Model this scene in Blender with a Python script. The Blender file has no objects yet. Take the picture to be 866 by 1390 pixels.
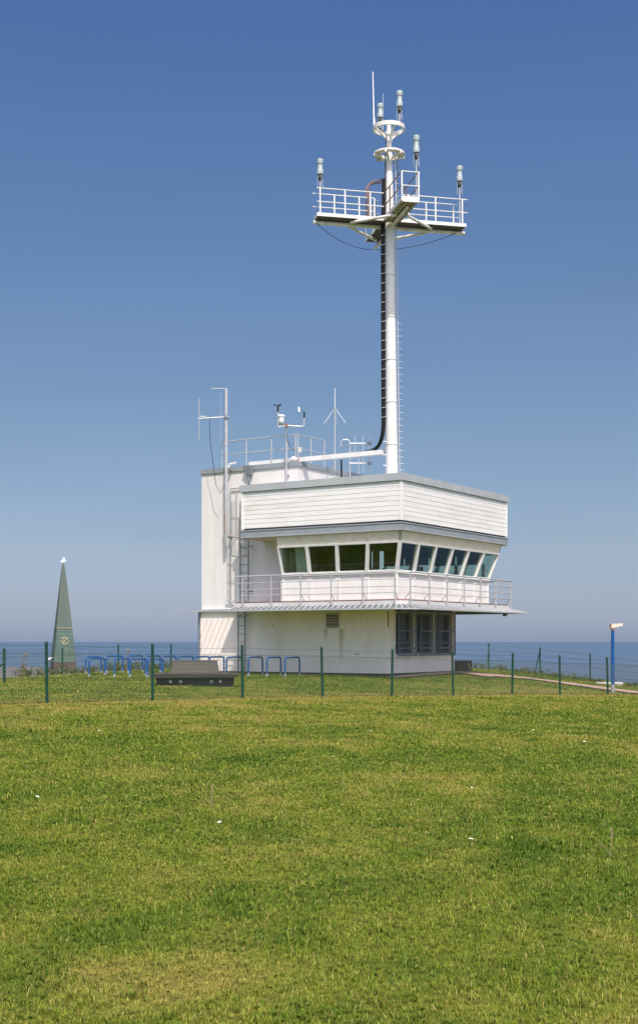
import bpy, bmesh, math, random
import numpy as np
from mathutils import Vector, Matrix

random.seed(7)
rng = np.random.default_rng(11)
R = math.radians
EYE = 1.65
sc = bpy.context.scene
COL = sc.collection

# ------------------------------------------------------------------ materials
def new_mat(name):
    m = bpy.data.materials.new(name)
    m.use_nodes = True
    nt = m.node_tree
    b = nt.nodes['Principled BSDF']
    return m, nt, b

def mat(name, col, rough=0.6, metal=0.0, var=0.12, scale=3.0, bump=0.0, bscale=40.0, spec=0.4,
        dirt=None, dirt_amt=0.0, dirt_scale=1.5, stretch=(1, 1, 1)):
    m, nt, b = new_mat(name)
    N, L = nt.nodes, nt.links
    b.inputs['Roughness'].default_value = rough
    b.inputs['Metallic'].default_value = metal
    b.inputs['Specular IOR Level'].default_value = spec
    tc = N.new('ShaderNodeTexCoord')
    mp = N.new('ShaderNodeMapping')
    mp.inputs['Scale'].default_value = stretch
    L.new(tc.outputs['Object'], mp.inputs['Vector'])
    nz = N.new('ShaderNodeTexNoise')
    nz.inputs['Scale'].default_value = scale
    nz.inputs['Detail'].default_value = 6
    nz.inputs['Roughness'].default_value = 0.65
    L.new(mp.outputs['Vector'], nz.inputs['Vector'])
    rp = N.new('ShaderNodeValToRGB')
    rp.color_ramp.elements[0].position = 0.3
    rp.color_ramp.elements[1].position = 0.7
    rp.color_ramp.elements[0].color = tuple(c * (1 - var) for c in col) + (1,)
    rp.color_ramp.elements[1].color = tuple(min(1, c * (1 + var)) for c in col) + (1,)
    L.new(nz.outputs['Fac'], rp.inputs['Fac'])
    out = rp.outputs['Color']
    if dirt:
        n2 = N.new('ShaderNodeTexNoise')
        n2.inputs['Scale'].default_value = dirt_scale
        n2.inputs['Detail'].default_value = 8
        n2.inputs['Roughness'].default_value = 0.7
        L.new(mp.outputs['Vector'], n2.inputs['Vector'])
        r2 = N.new('ShaderNodeValToRGB')
        r2.color_ramp.elements[0].position = 0.50
        r2.color_ramp.elements[1].position = 0.78
        r2.color_ramp.elements[0].color = (0, 0, 0, 1)
        r2.color_ramp.elements[1].color = (dirt_amt,) * 3 + (1,)
        L.new(n2.outputs['Fac'], r2.inputs['Fac'])
        mx = N.new('ShaderNodeMixRGB')
        mx.inputs['Color2'].default_value = tuple(dirt) + (1,)
        L.new(r2.outputs['Color'], mx.inputs['Fac'])
        L.new(out, mx.inputs['Color1'])
        out = mx.outputs['Color']
    L.new(out, b.inputs['Base Color'])
    if bump:
        n3 = N.new('ShaderNodeTexNoise')
        n3.inputs['Scale'].default_value = bscale
        n3.inputs['Detail'].default_value = 5
        L.new(tc.outputs['Object'], n3.inputs['Vector'])
        bp = N.new('ShaderNodeBump')
        bp.inputs['Strength'].default_value = bump
        bp.inputs['Distance'].default_value = 0.02
        L.new(n3.outputs['Fac'], bp.inputs['Height'])
        L.new(bp.outputs['Normal'], b.inputs['Normal'])
    return m

M = {}
M['render'] = mat('white_render', (0.70, 0.68, 0.66), 0.85, var=0.06, scale=0.9, bump=0.25, bscale=60,
                  dirt=(0.50, 0.44, 0.36), dirt_amt=0.4, dirt_scale=1.1, stretch=(2.2, 2.2, 0.22))
M['render_low'] = mat('grey_render', (0.92, 0.83, 0.775), 0.85, var=0.07, scale=0.8, bump=0.25, bscale=60,  # base colour raised above the sunlit render to offset the shade here
                      dirt=(0.55, 0.45, 0.36), dirt_amt=0.45, dirt_scale=1.0, stretch=(1, 1, 0.3))
M['siding'] = mat('white_boards', (0.725, 0.725, 0.715), 0.55, var=0.04, scale=2.0,
                  dirt=(0.52, 0.50, 0.42), dirt_amt=0.75, dirt_scale=0.8, stretch=(0.5, 0.5, 3.5))
M['gap'] = mat('dark_gap', (0.03, 0.03, 0.035), 0.8)
M['fascia'] = mat('zinc_grey', (0.27, 0.30, 0.32), 0.5, metal=0.1, var=0.10, scale=1.2, stretch=(1, 1, .4))
M['cap'] = mat('weathered_zinc', (0.40, 0.43, 0.45), 0.5, metal=0.1, var=0.10, scale=1.5)
M['soffit'] = mat('cream_soffit', (0.62, 0.54, 0.42), 0.7, var=0.10)
M['soffitlight'] = mat('cream_header', (0.70, 0.65, 0.55), 0.7, var=0.08, scale=3, dirt=(.42, .33, .2), dirt_amt=.5, dirt_scale=2)
M['frame'] = mat('white_frame', (0.74, 0.74, 0.72), 0.45, var=0.04)
M['panel'] = mat('white_panel', (0.765, 0.765, 0.755), 0.5, var=0.04, dirt=(0.55, 0.47, 0.4), dirt_amt=0.35, dirt_scale=1.6, stretch=(1, 1, .4))
M['galv'] = mat('galvanised_steel', (0.50, 0.51, 0.52), 0.45, metal=0.35, var=0.12, scale=8)
M['dgalv'] = mat('dark_galvanised', (0.20, 0.24, 0.28), 0.55, metal=0.3, var=0.15, scale=8)
M['canopy'] = mat('canopy_metal', (0.13, 0.15, 0.16), 0.5, metal=0.2, var=0.15, scale=2.5)
M['floor'] = mat('red_brown_floor', (0.25, 0.12, 0.09), 0.8, var=0.15)
M['slab'] = mat('pale_slab_edge', (0.55, 0.55, 0.54), 0.8, var=0.10, scale=2)
M['inside'] = mat('inside_panel', (0.30, 0.29, 0.26), 0.8, var=0.2)
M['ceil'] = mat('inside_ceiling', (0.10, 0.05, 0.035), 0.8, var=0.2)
M['curtain'] = mat('curtain', (0.5, 0.55, 0.52), 0.9, var=0.15)
M['grille'] = mat('window_grille', (0.16, 0.18, 0.215), 0.5, metal=0.2, var=0.15)
M['sash'] = mat('grey_sash', (0.18, 0.18, 0.19), 0.5)
M['plinth'] = mat('bitumen_plinth', (0.025, 0.028, 0.033), 0.85, var=0.2, bump=0.3)
M['mast'] = mat('white_mast_paint', (0.71, 0.715, 0.71), 0.4, var=0.05, scale=1.5,
                dirt=(0.42, 0.33, 0.24), dirt_amt=0.5, dirt_scale=2.5, stretch=(1, 1, .5))
M['mastrust'] = mat('white_paint_rusting', (0.76, 0.75, 0.71), 0.5, var=0.06, scale=3,
                    dirt=(0.32, 0.18, 0.09), dirt_amt=0.85, dirt_scale=3.5)
M['grating'] = mat('grating', (0.11, 0.09, 0.08), 0.7, metal=0.2, var=0.3, scale=9)
M['plank'] = mat('weathered_deck', (0.44, 0.39, 0.33), 0.8, var=0.25, scale=4, dirt=(0.15, 0.11, 0.08), dirt_amt=0.8, dirt_scale=5)
M['rust'] = mat('rusty_tube', (0.24, 0.15, 0.11), 0.7, var=0.3, scale=10)
M['black'] = mat('black_cable', (0.012, 0.012, 0.014), 0.5, var=0.2)
M['antenna'] = mat('antenna_grp', (0.33, 0.40, 0.42), 0.45, var=0.06)
M['antdark'] = mat('antenna_base', (0.05, 0.05, 0.055), 0.5)
M['whitegrp'] = mat('white_fibreglass', (0.82, 0.82, 0.82), 0.4, var=0.03)
M['green'] = mat('green_fence_coat', (0.003, 0.048, 0.030), 0.45, var=0.2, scale=6)
M['wire'] = mat('fence_wire', (0.045, 0.065, 0.045), 0.5, var=0.2)
M['blue'] = mat('blue_paint', (0.004, 0.085, 0.29), 0.4, var=0.15, scale=5, dirt=(.2, .2, .2), dirt_amt=.12, dirt_scale=6)
M['bluelamp'] = mat('blue_lamp_post', (0.004, 0.075, 0.27), 0.4, var=0.1, scale=2)
M['lampwhite'] = mat('lamp_shade', (0.56, 0.52, 0.43), 0.4, var=0.05)
M['lampbrown'] = mat('lamp_neck', (0.28, 0.14, 0.07), 0.6)
M['steel'] = mat('base_steel', (0.4, 0.42, 0.44), 0.5, metal=.3)
M['rubber'] = mat('black_base', (0.016, 0.017, 0.02), 0.7, var=0.3)
M['deck'] = mat('brown_planks', (0.060, 0.050, 0.043), 0.8, var=0.35, scale=3, stretch=(.4, 8, 8))
M['greyplank'] = mat('grey_planks', (0.115, 0.11, 0.095), 0.85, var=0.25, scale=3, stretch=(.4, 8, 8))
M['disc'] = mat('pale_disc', (0.42, 0.40, 0.37), 0.6)
M['crate'] = mat('dark_crate', (0.02, 0.021, 0.025), 0.7, var=0.2)
M['yellow'] = mat('yellow_strap', (0.5, 0.36, 0.08), 0.6)
M['copper'] = mat('copper_sheet', (0.086, 0.138, 0.115), 0.75, var=0.22, scale=0.7, dirt=(.16, .22, .19), dirt_amt=.6, dirt_scale=.5, stretch=(1, 1, .25))
M['copperdark'] = mat('aged_copper', (0.095, 0.135, 0.115), 0.75, var=0.22, scale=0.7, dirt=(.15, .105, .09), dirt_amt=.75, dirt_scale=.45, stretch=(1, 1, .25))
M['gold'] = mat('gilded', (0.55, 0.47, 0.28), 0.4, metal=0.0)
M['brick'] = mat('church_brick', (0.10, 0.075, 0.07), 0.9, var=0.3, scale=2.5)
M['roofgrey'] = mat('slate_roof', (0.10, 0.10, 0.105), 0.8, var=0.2, scale=2)
M['housewall'] = mat('house_wall', (0.40, 0.36, 0.33), 0.8, var=0.1)
M['birdwhite'] = mat('white_bird', (0.82, 0.82, 0.74), 0.5)
M['concrete'] = mat('white_concrete', (0.62, 0.60, 0.57), 0.85, var=0.12, scale=3)
M['petal'] = mat('daisy_petal', (0.85, 0.85, 0.82), 0.7, var=.03)
M['stalk'] = mat('dry_stalk', (0.30, 0.24, 0.14), 0.9, var=.2)
M['sea_buoy'] = M['whitegrp']

def glass_mat():
    m, nt, b = new_mat('window_glass')
    N, L = nt.nodes, nt.links
    out = N['Material Output']
    tr = N.new('ShaderNodeBsdfTransparent'); tr.inputs['Color'].default_value = (0.64, 0.76, 0.68, 1)
    gl = N.new('ShaderNodeBsdfGlossy'); gl.inputs['Roughness'].default_value = 0.02
    gl.inputs['Color'].default_value = (0.86, 0.95, 0.84, 1)
    fr = N.new('ShaderNodeLayerWeight'); fr.inputs['Blend'].default_value = .5
    pw = N.new('ShaderNodeMath'); pw.operation = 'POWER'; pw.inputs[1].default_value = 4.0
    L.new(fr.outputs['Facing'], pw.inputs[0])
    ad = N.new('ShaderNodeMath'); ad.operation = 'MULTIPLY_ADD'; ad.inputs[1].default_value = .9; ad.inputs[2].default_value = 0.085; ad.use_clamp = True
    L.new(pw.outputs[0], ad.inputs[0])
    mx = N.new('ShaderNodeMixShader')
    L.new(ad.outputs[0], mx.inputs[0]); L.new(tr.outputs[0], mx.inputs[1]); L.new(gl.outputs[0], mx.inputs[2])
    L.new(mx.outputs[0], out.inputs['Surface'])
    return m
M['glass'] = glass_mat()
m_, nt_, b_ = new_mat('dark_glass')
b_.inputs['Base Color'].default_value = (0.012, 0.014, 0.018, 1); b_.inputs['Roughness'].default_value = 0.06
M['dglass'] = m_

def vcol_mat(name, rough=0.8, trans=0.0, bump=False):
    m, nt, b = new_mat(name)
    N, L = nt.nodes, nt.links
    at = N.new('ShaderNodeAttribute'); at.attribute_name = 'Col'
    b.inputs['Roughness'].default_value = rough
    b.inputs['Specular IOR Level'].default_value = 0.15
    src = at.outputs['Color']
    if bump:
        tc = N.new('ShaderNodeTexCoord')
        nz = N.new('ShaderNodeTexNoise'); nz.inputs['Scale'].default_value = 9; nz.inputs['Detail'].default_value = 9
        nz.inputs['Roughness'].default_value = .75
        L.new(tc.outputs['Object'], nz.inputs['Vector'])
        rp = N.new('ShaderNodeValToRGB')
        rp.color_ramp.elements[0].position = .32; rp.color_ramp.elements[1].position = .7
        rp.color_ramp.elements[0].color = (.5, .5, .5, 1); rp.color_ramp.elements[1].color = (1.4, 1.35, 1.25, 1)
        L.new(nz.outputs['Fac'], rp.inputs['Fac'])
        mx = N.new('ShaderNodeMixRGB'); mx.blend_type = 'MULTIPLY'; mx.inputs['Fac'].default_value = 1
        L.new(src, mx.inputs['Color1']); L.new(rp.outputs['Color'], mx.inputs['Color2'])
        src = mx.outputs['Color']
        bp = N.new('ShaderNodeBump'); bp.inputs['Strength'].default_value = .6; bp.inputs['Distance'].default_value = .04
        L.new(nz.outputs['Fac'], bp.inputs['Height']); L.new(bp.outputs['Normal'], b.inputs['Normal'])
    L.new(src, b.inputs['Base Color'])
    if trans > 0:
        out = N['Material Output']
        tl = N.new('ShaderNodeBsdfTranslucent'); L.new(src, tl.inputs['Color'])
        ms = N.new('ShaderNodeMixShader'); ms.inputs[0].default_value = trans
        L.new(b.outputs[0], ms.inputs[1]); L.new(tl.outputs[0], ms.inputs[2]); L.new(ms.outputs[0], out.inputs['Surface'])
    return m
M['grass'] = vcol_mat('grass_blades', .65, .25)
M['ground'] = vcol_mat('turf_soil', .95, 0, True)
M['leaf'] = vcol_mat('weed_leaves', .6, .25)

def path_mat():
    m = mat('pinkish_path', (0.42, 0.285, 0.225), 0.9, var=.22, scale=5, bump=.3, bscale=30, dirt=(.2, .2, .12), dirt_amt=.5, dirt_scale=2)
    return m
M['path'] = path_mat()

def sea_mat():
    m, nt, b = new_mat('sea_water')
    N, L = nt.nodes, nt.links
    tc = N.new('ShaderNodeTexCoord'); mp = N.new('ShaderNodeMapping'); mp.inputs['Scale'].default_value = (.0009, .006, 1)
    L.new(tc.outputs['Object'], mp.inputs['Vector'])
    nz = N.new('ShaderNodeTexNoise'); nz.inputs['Scale'].default_value = 3; nz.inputs['Detail'].default_value = 8
    L.new(mp.outputs['Vector'], nz.inputs['Vector'])
    rp = N.new('ShaderNodeValToRGB')
    rp.color_ramp.elements[0].position = .35; rp.color_ramp.elements[1].position = .7
    rp.color_ramp.elements[0].color = (.052, .095, .155, 1); rp.color_ramp.elements[1].color = (.095, .145, .21, 1)
    L.new(nz.outputs['Fac'], rp.inputs['Fac'])
    L.new(rp.outputs['Color'], b.inputs['Base Color'])
    b.inputs['Roughness'].default_value = .55
    b.inputs['Specular IOR Level'].default_value = .15
    n2 = N.new('ShaderNodeTexNoise'); n2.inputs['Scale'].default_value = .15; n2.inputs['Detail'].default_value = 6
    L.new(tc.outputs['Object'], n2.inputs['Vector'])
    bp = N.new('ShaderNodeBump'); bp.inputs['Strength'].default_value = .7; bp.inputs['Distance'].default_value = 1.0
    L.new(n2.outputs['Fac'], bp.inputs['Height']); L.new(bp.outputs['Normal'], b.inputs['Normal'])
    return m
M['sea'] = sea_mat()

# ------------------------------------------------------------------ mesh helpers
class MB:
    def __init__(s): s.v = []; s.f = []
    def quad(s, *pts):
        n = len(s.v); s.v += [tuple(p) for p in pts]; s.f.append(tuple(range(n, n + len(pts))))
        return s
    def hexa(s, p):       # 8 points: bottom 4 ccw, top 4 ccw
        n = len(s.v); s.v += [tuple(q) for q in p]
        for f in ((3, 2, 1, 0), (4, 5, 6, 7), (0, 1, 5, 4), (1, 2, 6, 5), (2, 3, 7, 6), (3, 0, 4, 7)):
            s.f.append(tuple(n + i for i in f))
        return s
    def box(s, x0, x1, y0, y1, z0, z1):
        return s.hexa([(x0, y0, z0), (x1, y0, z0), (x1, y1, z0), (x0, y1, z0), (x0, y0, z1), (x1, y0, z1), (x1, y1, z1), (x0, y1, z1)])
    def bar(s, p0, p1, w, h, up=(0, 0, 1)):     # rectangular section bar
        p0, p1 = Vector(p0), Vector(p1); d = (p1 - p0).normalized(); up = Vector(up)
        if abs(d.dot(up)) > .98: up = Vector((1, 0, 0))
        a = d.cross(up).normalized() * w / 2; b = a.normalized().cross(d).normalized() * h / 2
        return s.hexa([p0 - a - b, p0 + a - b, p1 + a - b, p1 - a - b, p0 - a + b, p0 + a + b, p1 + a + b, p1 - a + b])
    def cyl(s, p0, p1, r0, r1=None, n=8, cap=True):
        if r1 is None: r1 = r0
        p0, p1 = Vector(p0), Vector(p1); d = (p1 - p0).normalized()
        up = Vector((0, 0, 1)) if abs(d.z) < .95 else Vector((1, 0, 0))
        a = d.cross(up).normalized(); b = d.cross(a).normalized()
        k = len(s.v)
        for p, r in ((p0, r0), (p1, r1)):
            for i in range(n):
                t = 2 * math.pi * i / n
                s.v.append(tuple(p + (a * math.cos(t) + b * math.sin(t)) * r))
        for i in range(n):
            j = (i + 1) % n
            s.f.append((k + i, k + n + i, k + n + j, k + j))
        if cap:
            s.f.append(tuple(k + i for i in range(n)))
            s.f.append(tuple(k + n + i for i in reversed(range(n))))
        return s
    def tube(s, pts, r, n=8):
        pts = [Vector(p) for p in pts]; k = len(s.v); m = len(pts)
        ref = None
        for q, p in enumerate(pts):
            d = ((pts[min(q + 1, m - 1)] - pts[max(q - 1, 0)])).normalized()
            if ref is None:
                up = Vector((0, 0, 1)) if abs(d.z) < .9 else Vector((1, 0, 0))
                a = d.cross(up).normalized()
            else:
                a = (ref - d * ref.dot(d)).normalized()
            ref = a; b = d.cross(a)
            for i in range(n):
                t = 2 * math.pi * i / n
                s.v.append(tuple(p + (a * math.cos(t) + b * math.sin(t)) * r))
        for q in range(m - 1):
            for i in range(n):
                j = (i + 1) % n
                s.f.append((k + q * n + i, k + q * n + j, k + (q + 1) * n + j, k + (q + 1) * n + i))
        s.f.append(tuple(k + i for i in reversed(range(n)))); s.f.append(tuple(k + (m - 1) * n + i for i in range(n)))
        return s
    def lathe(s, prof, base=(0, 0, 0), n=14):
        k = len(s.v); bx, by, bz = base
        for r, z in prof:
            for i in range(n):
                t = 2 * math.pi * i / n
                s.v.append((bx + r * math.cos(t), by + r * math.sin(t), bz + z))
        for q in range(len(prof) - 1):
            for i in range(n):
                j = (i + 1) % n
                s.f.append((k + q * n + i, k + q * n + j, k + (q + 1) * n + j, k + (q + 1) * n + i))
        s.f.append(tuple(k + i for i in reversed(range(n)))); s.f.append(tuple(k + (len(prof) - 1) * n + i for i in range(n)))
        return s
    def ring(s, c, r, w, h, n=32, a0=0, a1=2 * math.pi):     # flat band ring, rectangular section
        k = len(s.v); closed = abs(a1 - a0 - 2 * math.pi) < 1e-6
        m = n if closed else n + 1
        for i in range(m):
            t = a0 + (a1 - a0) * i / n; cx, sx = math.cos(t), math.sin(t)
            for rr, zz in ((r - w / 2, -h / 2), (r + w / 2, -h / 2), (r + w / 2, h / 2), (r - w / 2, h / 2)):
                s.v.append((c[0] + rr * cx, c[1] + rr * sx, c[2] + zz))
        for i in range(n):
            j = (i + 1) % m
            for q in range(4):
                w_ = (q + 1) % 4
                s.f.append((k + i * 4 + q, k + j * 4 + q, k + j * 4 + w_, k + i * 4 + w_))
        return s
    def prism(s, poly, z0, z1):
        n = len(poly); k = len(s.v)
        s.v += [(x, y, z0) for x, y in poly] + [(x, y, z1) for x, y in poly]
        s.f.append(tuple(k + i for i in reversed(range(n)))); s.f.append(tuple(k + n + i for i in range(n)))
        for i in range(n):
            j = (i + 1) % n
            s.f.append((k + i, k + j, k + n + j, k + n + i))
        return s
    def build(s, name, m, parent=None, smooth=True):
        me = bpy.data.meshes.new(name)
        me.from_pydata(s.v, [], s.f); me.update()
        bm = bmesh.new(); bm.from_mesh(me); bmesh.ops.recalc_face_normals(bm, faces=bm.faces); bm.to_mesh(me); bm.free()
        if smooth:
            me.shade_smooth(); me.set_sharp_from_angle(angle=R(38))
        me.materials.append(m)
        o = bpy.data.objects.new(name, me); COL.objects.link(o)
        if parent: o.parent = parent
        return o

def tag(o, label=None, cat=None, group=None, kind=None):
    if label: o['label'] = label
    if cat: o['category'] = cat
    if group: o['group'] = group
    if kind: o['kind'] = kind
    return o

def thing(name, label, cat, loc=(0, 0, 0), rz=0, group=None):
    o = bpy.data.objects.new(name, None); COL.objects.link(o)
    o.empty_display_size = .3
    o.location = loc; o.rotation_euler = (0, 0, rz)
    return tag(o, label, cat, group)

def copy_tree(o, parent=None):
    c = o.copy(); COL.objects.link(c)
    if parent: c.parent = parent
    for ch in list(o.children): copy_tree(ch, c)
    return c

def arc(c, r, a0, a1, n, ax, ay):
    c, ax, ay = Vector(c), Vector(ax), Vector(ay)
    return [c + ax * r * math.cos(a0 + (a1 - a0) * i / n) + ay * r * math.sin(a0 + (a1 - a0) * i / n) for i in range(n + 1)]

# ------------------------------------------------------------------ terrain
FENCE = [(-10.04, 24.1), (-8.0, 26.35), (-6.0, 28.6), (-3.96, 30.85), (-1.95, 33.05), (.1, 35.3), (2.09, 37.2), (4.1, 39.6), (6.27, 42.1), (8.25, 44.4), (10.38, 46.6), (12.4, 48.9)]
FENCE_Z = [-1.33, -1.35, -1.38, -1.43, -1.468, -1.53, -1.60, -1.68, -1.76, -1.86, -1.955, -2.06]
ctrl = [(0, 0, -1.65), (-8, 0, -1.62), (8, 0, -1.7), (0, 12, -1.62), (-6, 15, -1.55), (7, 15, -1.72), (-3, 22, -1.52), (8, 25, -1.78), (12, 35, -1.98),
        (-4, 38, -1.33), (-5.5, 50, -1.43), (-8.6, 55, -1.33), (-1, 49.5, -1.335), (2.54, 48.57, -1.345), (-4.9, 53.4, -1.27), (5.57, 53.2, -1.28),
        (9, 54, -1.63), (10.6, 52.5, -1.84), (11.9, 50.5, -2.0), (13.5, 48, -2.12),
        (-12.2, 61.5, -1.68), (-10.1, 64.5, -1.55), (-7.7, 67, -1.52), (8.9, 68, -1.49), (11.2, 66, -1.69), (13.3, 64, -1.97),
        (-20, 45, -1.75), (-20, 25, -1.4), (20, 45, -2.5), (20, 60, -2.6), (22, 25, -2.1), (-20, 62, -2.0), (0, 72, -1.5), (-22, 0, -1.6), (22, 0, -1.9), (0, -10, -1.66)]
ctrl += [(x, y, z) for (x, y), z in zip(FENCE, FENCE_Z)]
CP = np.array(ctrl)
def _u(r2): return np.where(r2 > 1e-9, r2 * np.log(np.maximum(r2, 1e-9)) * .5, 0)
n_ = len(CP)
K = _u((CP[:, None, 0] - CP[None, :, 0]) ** 2 + (CP[:, None, 1] - CP[None, :, 1]) ** 2) + np.eye(n_) * .6
Pm = np.c_[np.ones(n_), CP[:, :2]]
A_ = np.block([[K, Pm], [Pm.T, np.zeros((3, 3))]])
W_ = np.linalg.solve(A_, np.r_[CP[:, 2] + EYE, 0, 0, 0])
def tps(x, y):
    x = np.clip(np.asarray(x, float), -24, 24); y = np.clip(np.asarray(y, float), -12, 74)
    z = W_[n_] + W_[n_ + 1] * x + W_[n_ + 2] * y
    for i in range(n_):
        z = z + W_[i] * _u((x - CP[i, 0]) ** 2 + (y - CP[i, 1]) ** 2)
    return z
def smooth(e0, e1, x):
    t = np.clip((x - e0) / (e1 - e0), 0, 1); return t * t * (3 - 2 * t)
def edge_y(x):      # cliff edge behind the tower
    x = np.asarray(x, float)
    return np.where(x < 0, 70 + .45 * np.maximum(x, -40) * smooth(0, 8, -x), 70.5 - .65 * np.minimum(np.maximum(x - 6, 0), 40))
def terrain(x, y):
    x = np.asarray(x, float); y = np.asarray(y, float)
    z = tps(x, y)
    far = np.where(y < 430, -9.5 - 38 * smooth(-4, 14, x - .02 * y), -48) + 0 * x
    far = far + (-48 - far) * smooth(400, 430, y)
    t = smooth(0, 16, y - edge_y(x) - 1.2)
    return z * (1 - t) + far * t
def gz(x, y): return float(terrain(np.array([x]), np.array([y]))[0])

# value noise
_tab = rng.random((256, 256))
def vnoise(x, y):
    x = np.asarray(x, float); y = np.asarray(y, float)
    xi = np.floor(x).astype(int); yi = np.floor(y).astype(int); fx = x - xi; fy = y - yi
    fx = fx * fx * (3 - 2 * fx); fy = fy * fy * (3 - 2 * fy)
    a = _tab[xi % 256, yi % 256]; b = _tab[(xi + 1) % 256, yi % 256]; c = _tab[xi % 256, (yi + 1) % 256]; d = _tab[(xi + 1) % 256, (yi + 1) % 256]
    return (a * (1 - fx) + b * fx) * (1 - fy) + (c * (1 - fx) + d * fx) * fy
def fbm(x, y, o=4):
    s = 0; a = .5
    for i in range(o):
        s = s + a * vnoise(x * 2 ** i + 17 * i, y * 2 ** i + 5 * i); a *= .5
    return s / (1 - .5 ** o)
def lawn_patch(x, y):
    """0 = lush green, 1 = dry straw"""
    p = .24 * fbm(x * .22 + 7, y * .35 + 2, 3) + .26 * fbm(x * .55 + 3, y * .40 + 9, 4) + .28 * fbm(x * 1.9 + 40, y * 1.1, 3) + .22 * fbm(x * 6, y * 5, 2)
    # worn strip under the front fence
    d = np.abs((x + 6) * .739 - (y - 28.6) * .673)
    p = p + .30 * np.exp(-(d / .45) ** 2) * (x > -11) + .085 * np.exp(-(d / 3.0) ** 2)
    return np.clip((p - .335) / .36, 0, 1)
G0 = np.array([.072, .136, .010]); G1 = np.array([.165, .214, .022]); G2 = np.array([.35, .285, .08])
def lawn_col(p):
    p = p[:, None]
    return np.where(p < .55, G0 + (G1 - G0) * (p / .55), G1 + (G2 - G1) * ((p - .55) / .45) * .8)

def mesh_np(name, co, faces_list, m, cols=None, smooth_=True):
    """faces_list: list of (k, array[n,k])"""
    me = bpy.data.meshes.new(name)
    me.vertices.add(len(co)); me.vertices.foreach_set('co', co.astype(np.float32).ravel())
    loops = np.concatenate([a.ravel() for k, a in faces_list]).astype(np.int32)
    sizes = np.concatenate([np.full(len(a), k) for k, a in faces_list]).astype(np.int32)
    me.loops.add(len(loops)); me.loops.foreach_set('vertex_index', loops)
    me.polygons.add(len(sizes))
    starts = np.r_[0, np.cumsum(sizes)[:-1]].astype(np.int32)
    me.polygons.foreach_set('loop_start', starts)
    if smooth_: me.polygons.foreach_set('use_smooth', np.ones(len(sizes), bool))
    me.update(calc_edges=True); me.validate()
    if cols is not None:
        at = me.attributes.new('Col', 'FLOAT_COLOR', 'POINT')
        at.data.foreach_set('color', np.c_[cols, np.ones(len(cols))].astype(np.float32).ravel())
    me.materials.append(m)
    o = bpy.data.objects.new(name, me); COL.objects.link(o)
    return o

xs = np.unique(np.r_[np.linspace(-420, -26, 40), np.arange(-26, 26.01, .3), np.linspace(26, 420, 40)])
ys = np.unique(np.r_[np.linspace(-60, -8, 12), np.arange(-8, 92, .3), np.linspace(92, 470, 60)])
X, Y = np.meshgrid(xs, ys); xf, yf = X.ravel(), Y.ravel()
zf = terrain(xf, yf)
gc = lawn_col(lawn_patch(xf, yf)) * .66
under = smooth(0, 3, yf - edge_y(xf))[:, None]
gc = gc * (1 - under) + np.array([.07, .09, .03]) * under
nx, ny = len(xs), len(ys)
ii = (np.arange(ny - 1)[:, None] * nx + np.arange(nx - 1)[None, :]).ravel()
ground = mesh_np('ground', np.c_[xf, yf, zf], [(4, np.c_[ii, ii + 1, ii + nx + 1, ii + nx])], M['ground'], gc)
tag(ground, kind='structure')

# sea
s_ = MB()
s_.quad((-40000, -2000, -42), (40000, -2000, -42), (40000, 42000, -42), (-40000, 42000, -42))
tag(s_.build('sea', M['sea'], smooth=False), kind='structure')

# ------------------------------------------------------------------ path and paving
BO = Vector((2.5375, 48.57, 0)); BA = math.atan2(.839, .544)
BX = Vector((math.cos(BA), math.sin(BA), 0)); BY = Vector((-math.sin(BA), math.cos(BA), 0))
BZ = EYE - 1.345
def BL(x, y, z=0): return BO + BX * x + BY * y + Vector((0, 0, BZ + z))
def to_local(x, y):
    dx = x - BO.x; dy = y - BO.y
    return dx * BX.x + dy * BX.y, dx * BY.x + dy * BY.y
def drape(name, pts, half, lift, m, sub=6):
    # smooth strip through points (Catmull-Rom)
    P = [np.array(p, float) for p in pts]; P = [2 * P[0] - P[1]] + P + [2 * P[-1] - P[-2]]
    c = []
    for i in range(1, len(P) - 2):
        for k in range(sub):
            t = k / sub
            c.append(.5 * ((2 * P[i]) + (-P[i - 1] + P[i + 1]) * t + (2 * P[i - 1] - 5 * P[i] + 4 * P[i + 1] - P[i + 2]) * t * t + (-P[i - 1] + 3 * P[i] - 3 * P[i + 1] + P[i + 2]) * t ** 3))
    c.append(P[-2]); c = np.array(c)
    d = np.gradient(c, axis=0); d /= np.linalg.norm(d, axis=1)[:, None]; nrm = np.c_[-d[:, 1], d[:, 0]]
    ks = np.linspace(-1, 1, 7)
    wob = 1 + .10 * np.sin(np.arange(len(c)) * 1.7)
    v = []
    for i in range(len(c)):
        for k in ks: v.append(c[i] + nrm[i] * half * k * wob[i])
    v = np.array(v); z = terrain(v[:, 0], v[:, 1]) + lift
    n = len(ks); q = (np.arange(len(c) - 1)[:, None] * n + np.arange(n - 1)[None, :]).ravel()
    o = mesh_np(name, np.c_[v, z], [(4, np.c_[q, q + 1, q + n + 1, q + n])], m)
    return tag(o, kind='structure'), c
PATH_PTS = [(5.9, 51.9), (7.3, 53.3), (9.0, 53.9), (10.5, 52.9), (11.9, 50.9), (13.2, 48.6), (14.6, 45.6), (17, 41)]
path_o, path_c = drape('path', PATH_PTS, .92, .045, M['path'])
pv = []
for t in np.linspace(0, 1, 24): pv.append(tuple((BL(-.3 + 6.2 * t, -.42)).xy))
pave_o, pave_c = drape('paving_strip', pv[::4] + [pv[-1]], .30, .026, M['path'], 4)

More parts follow.
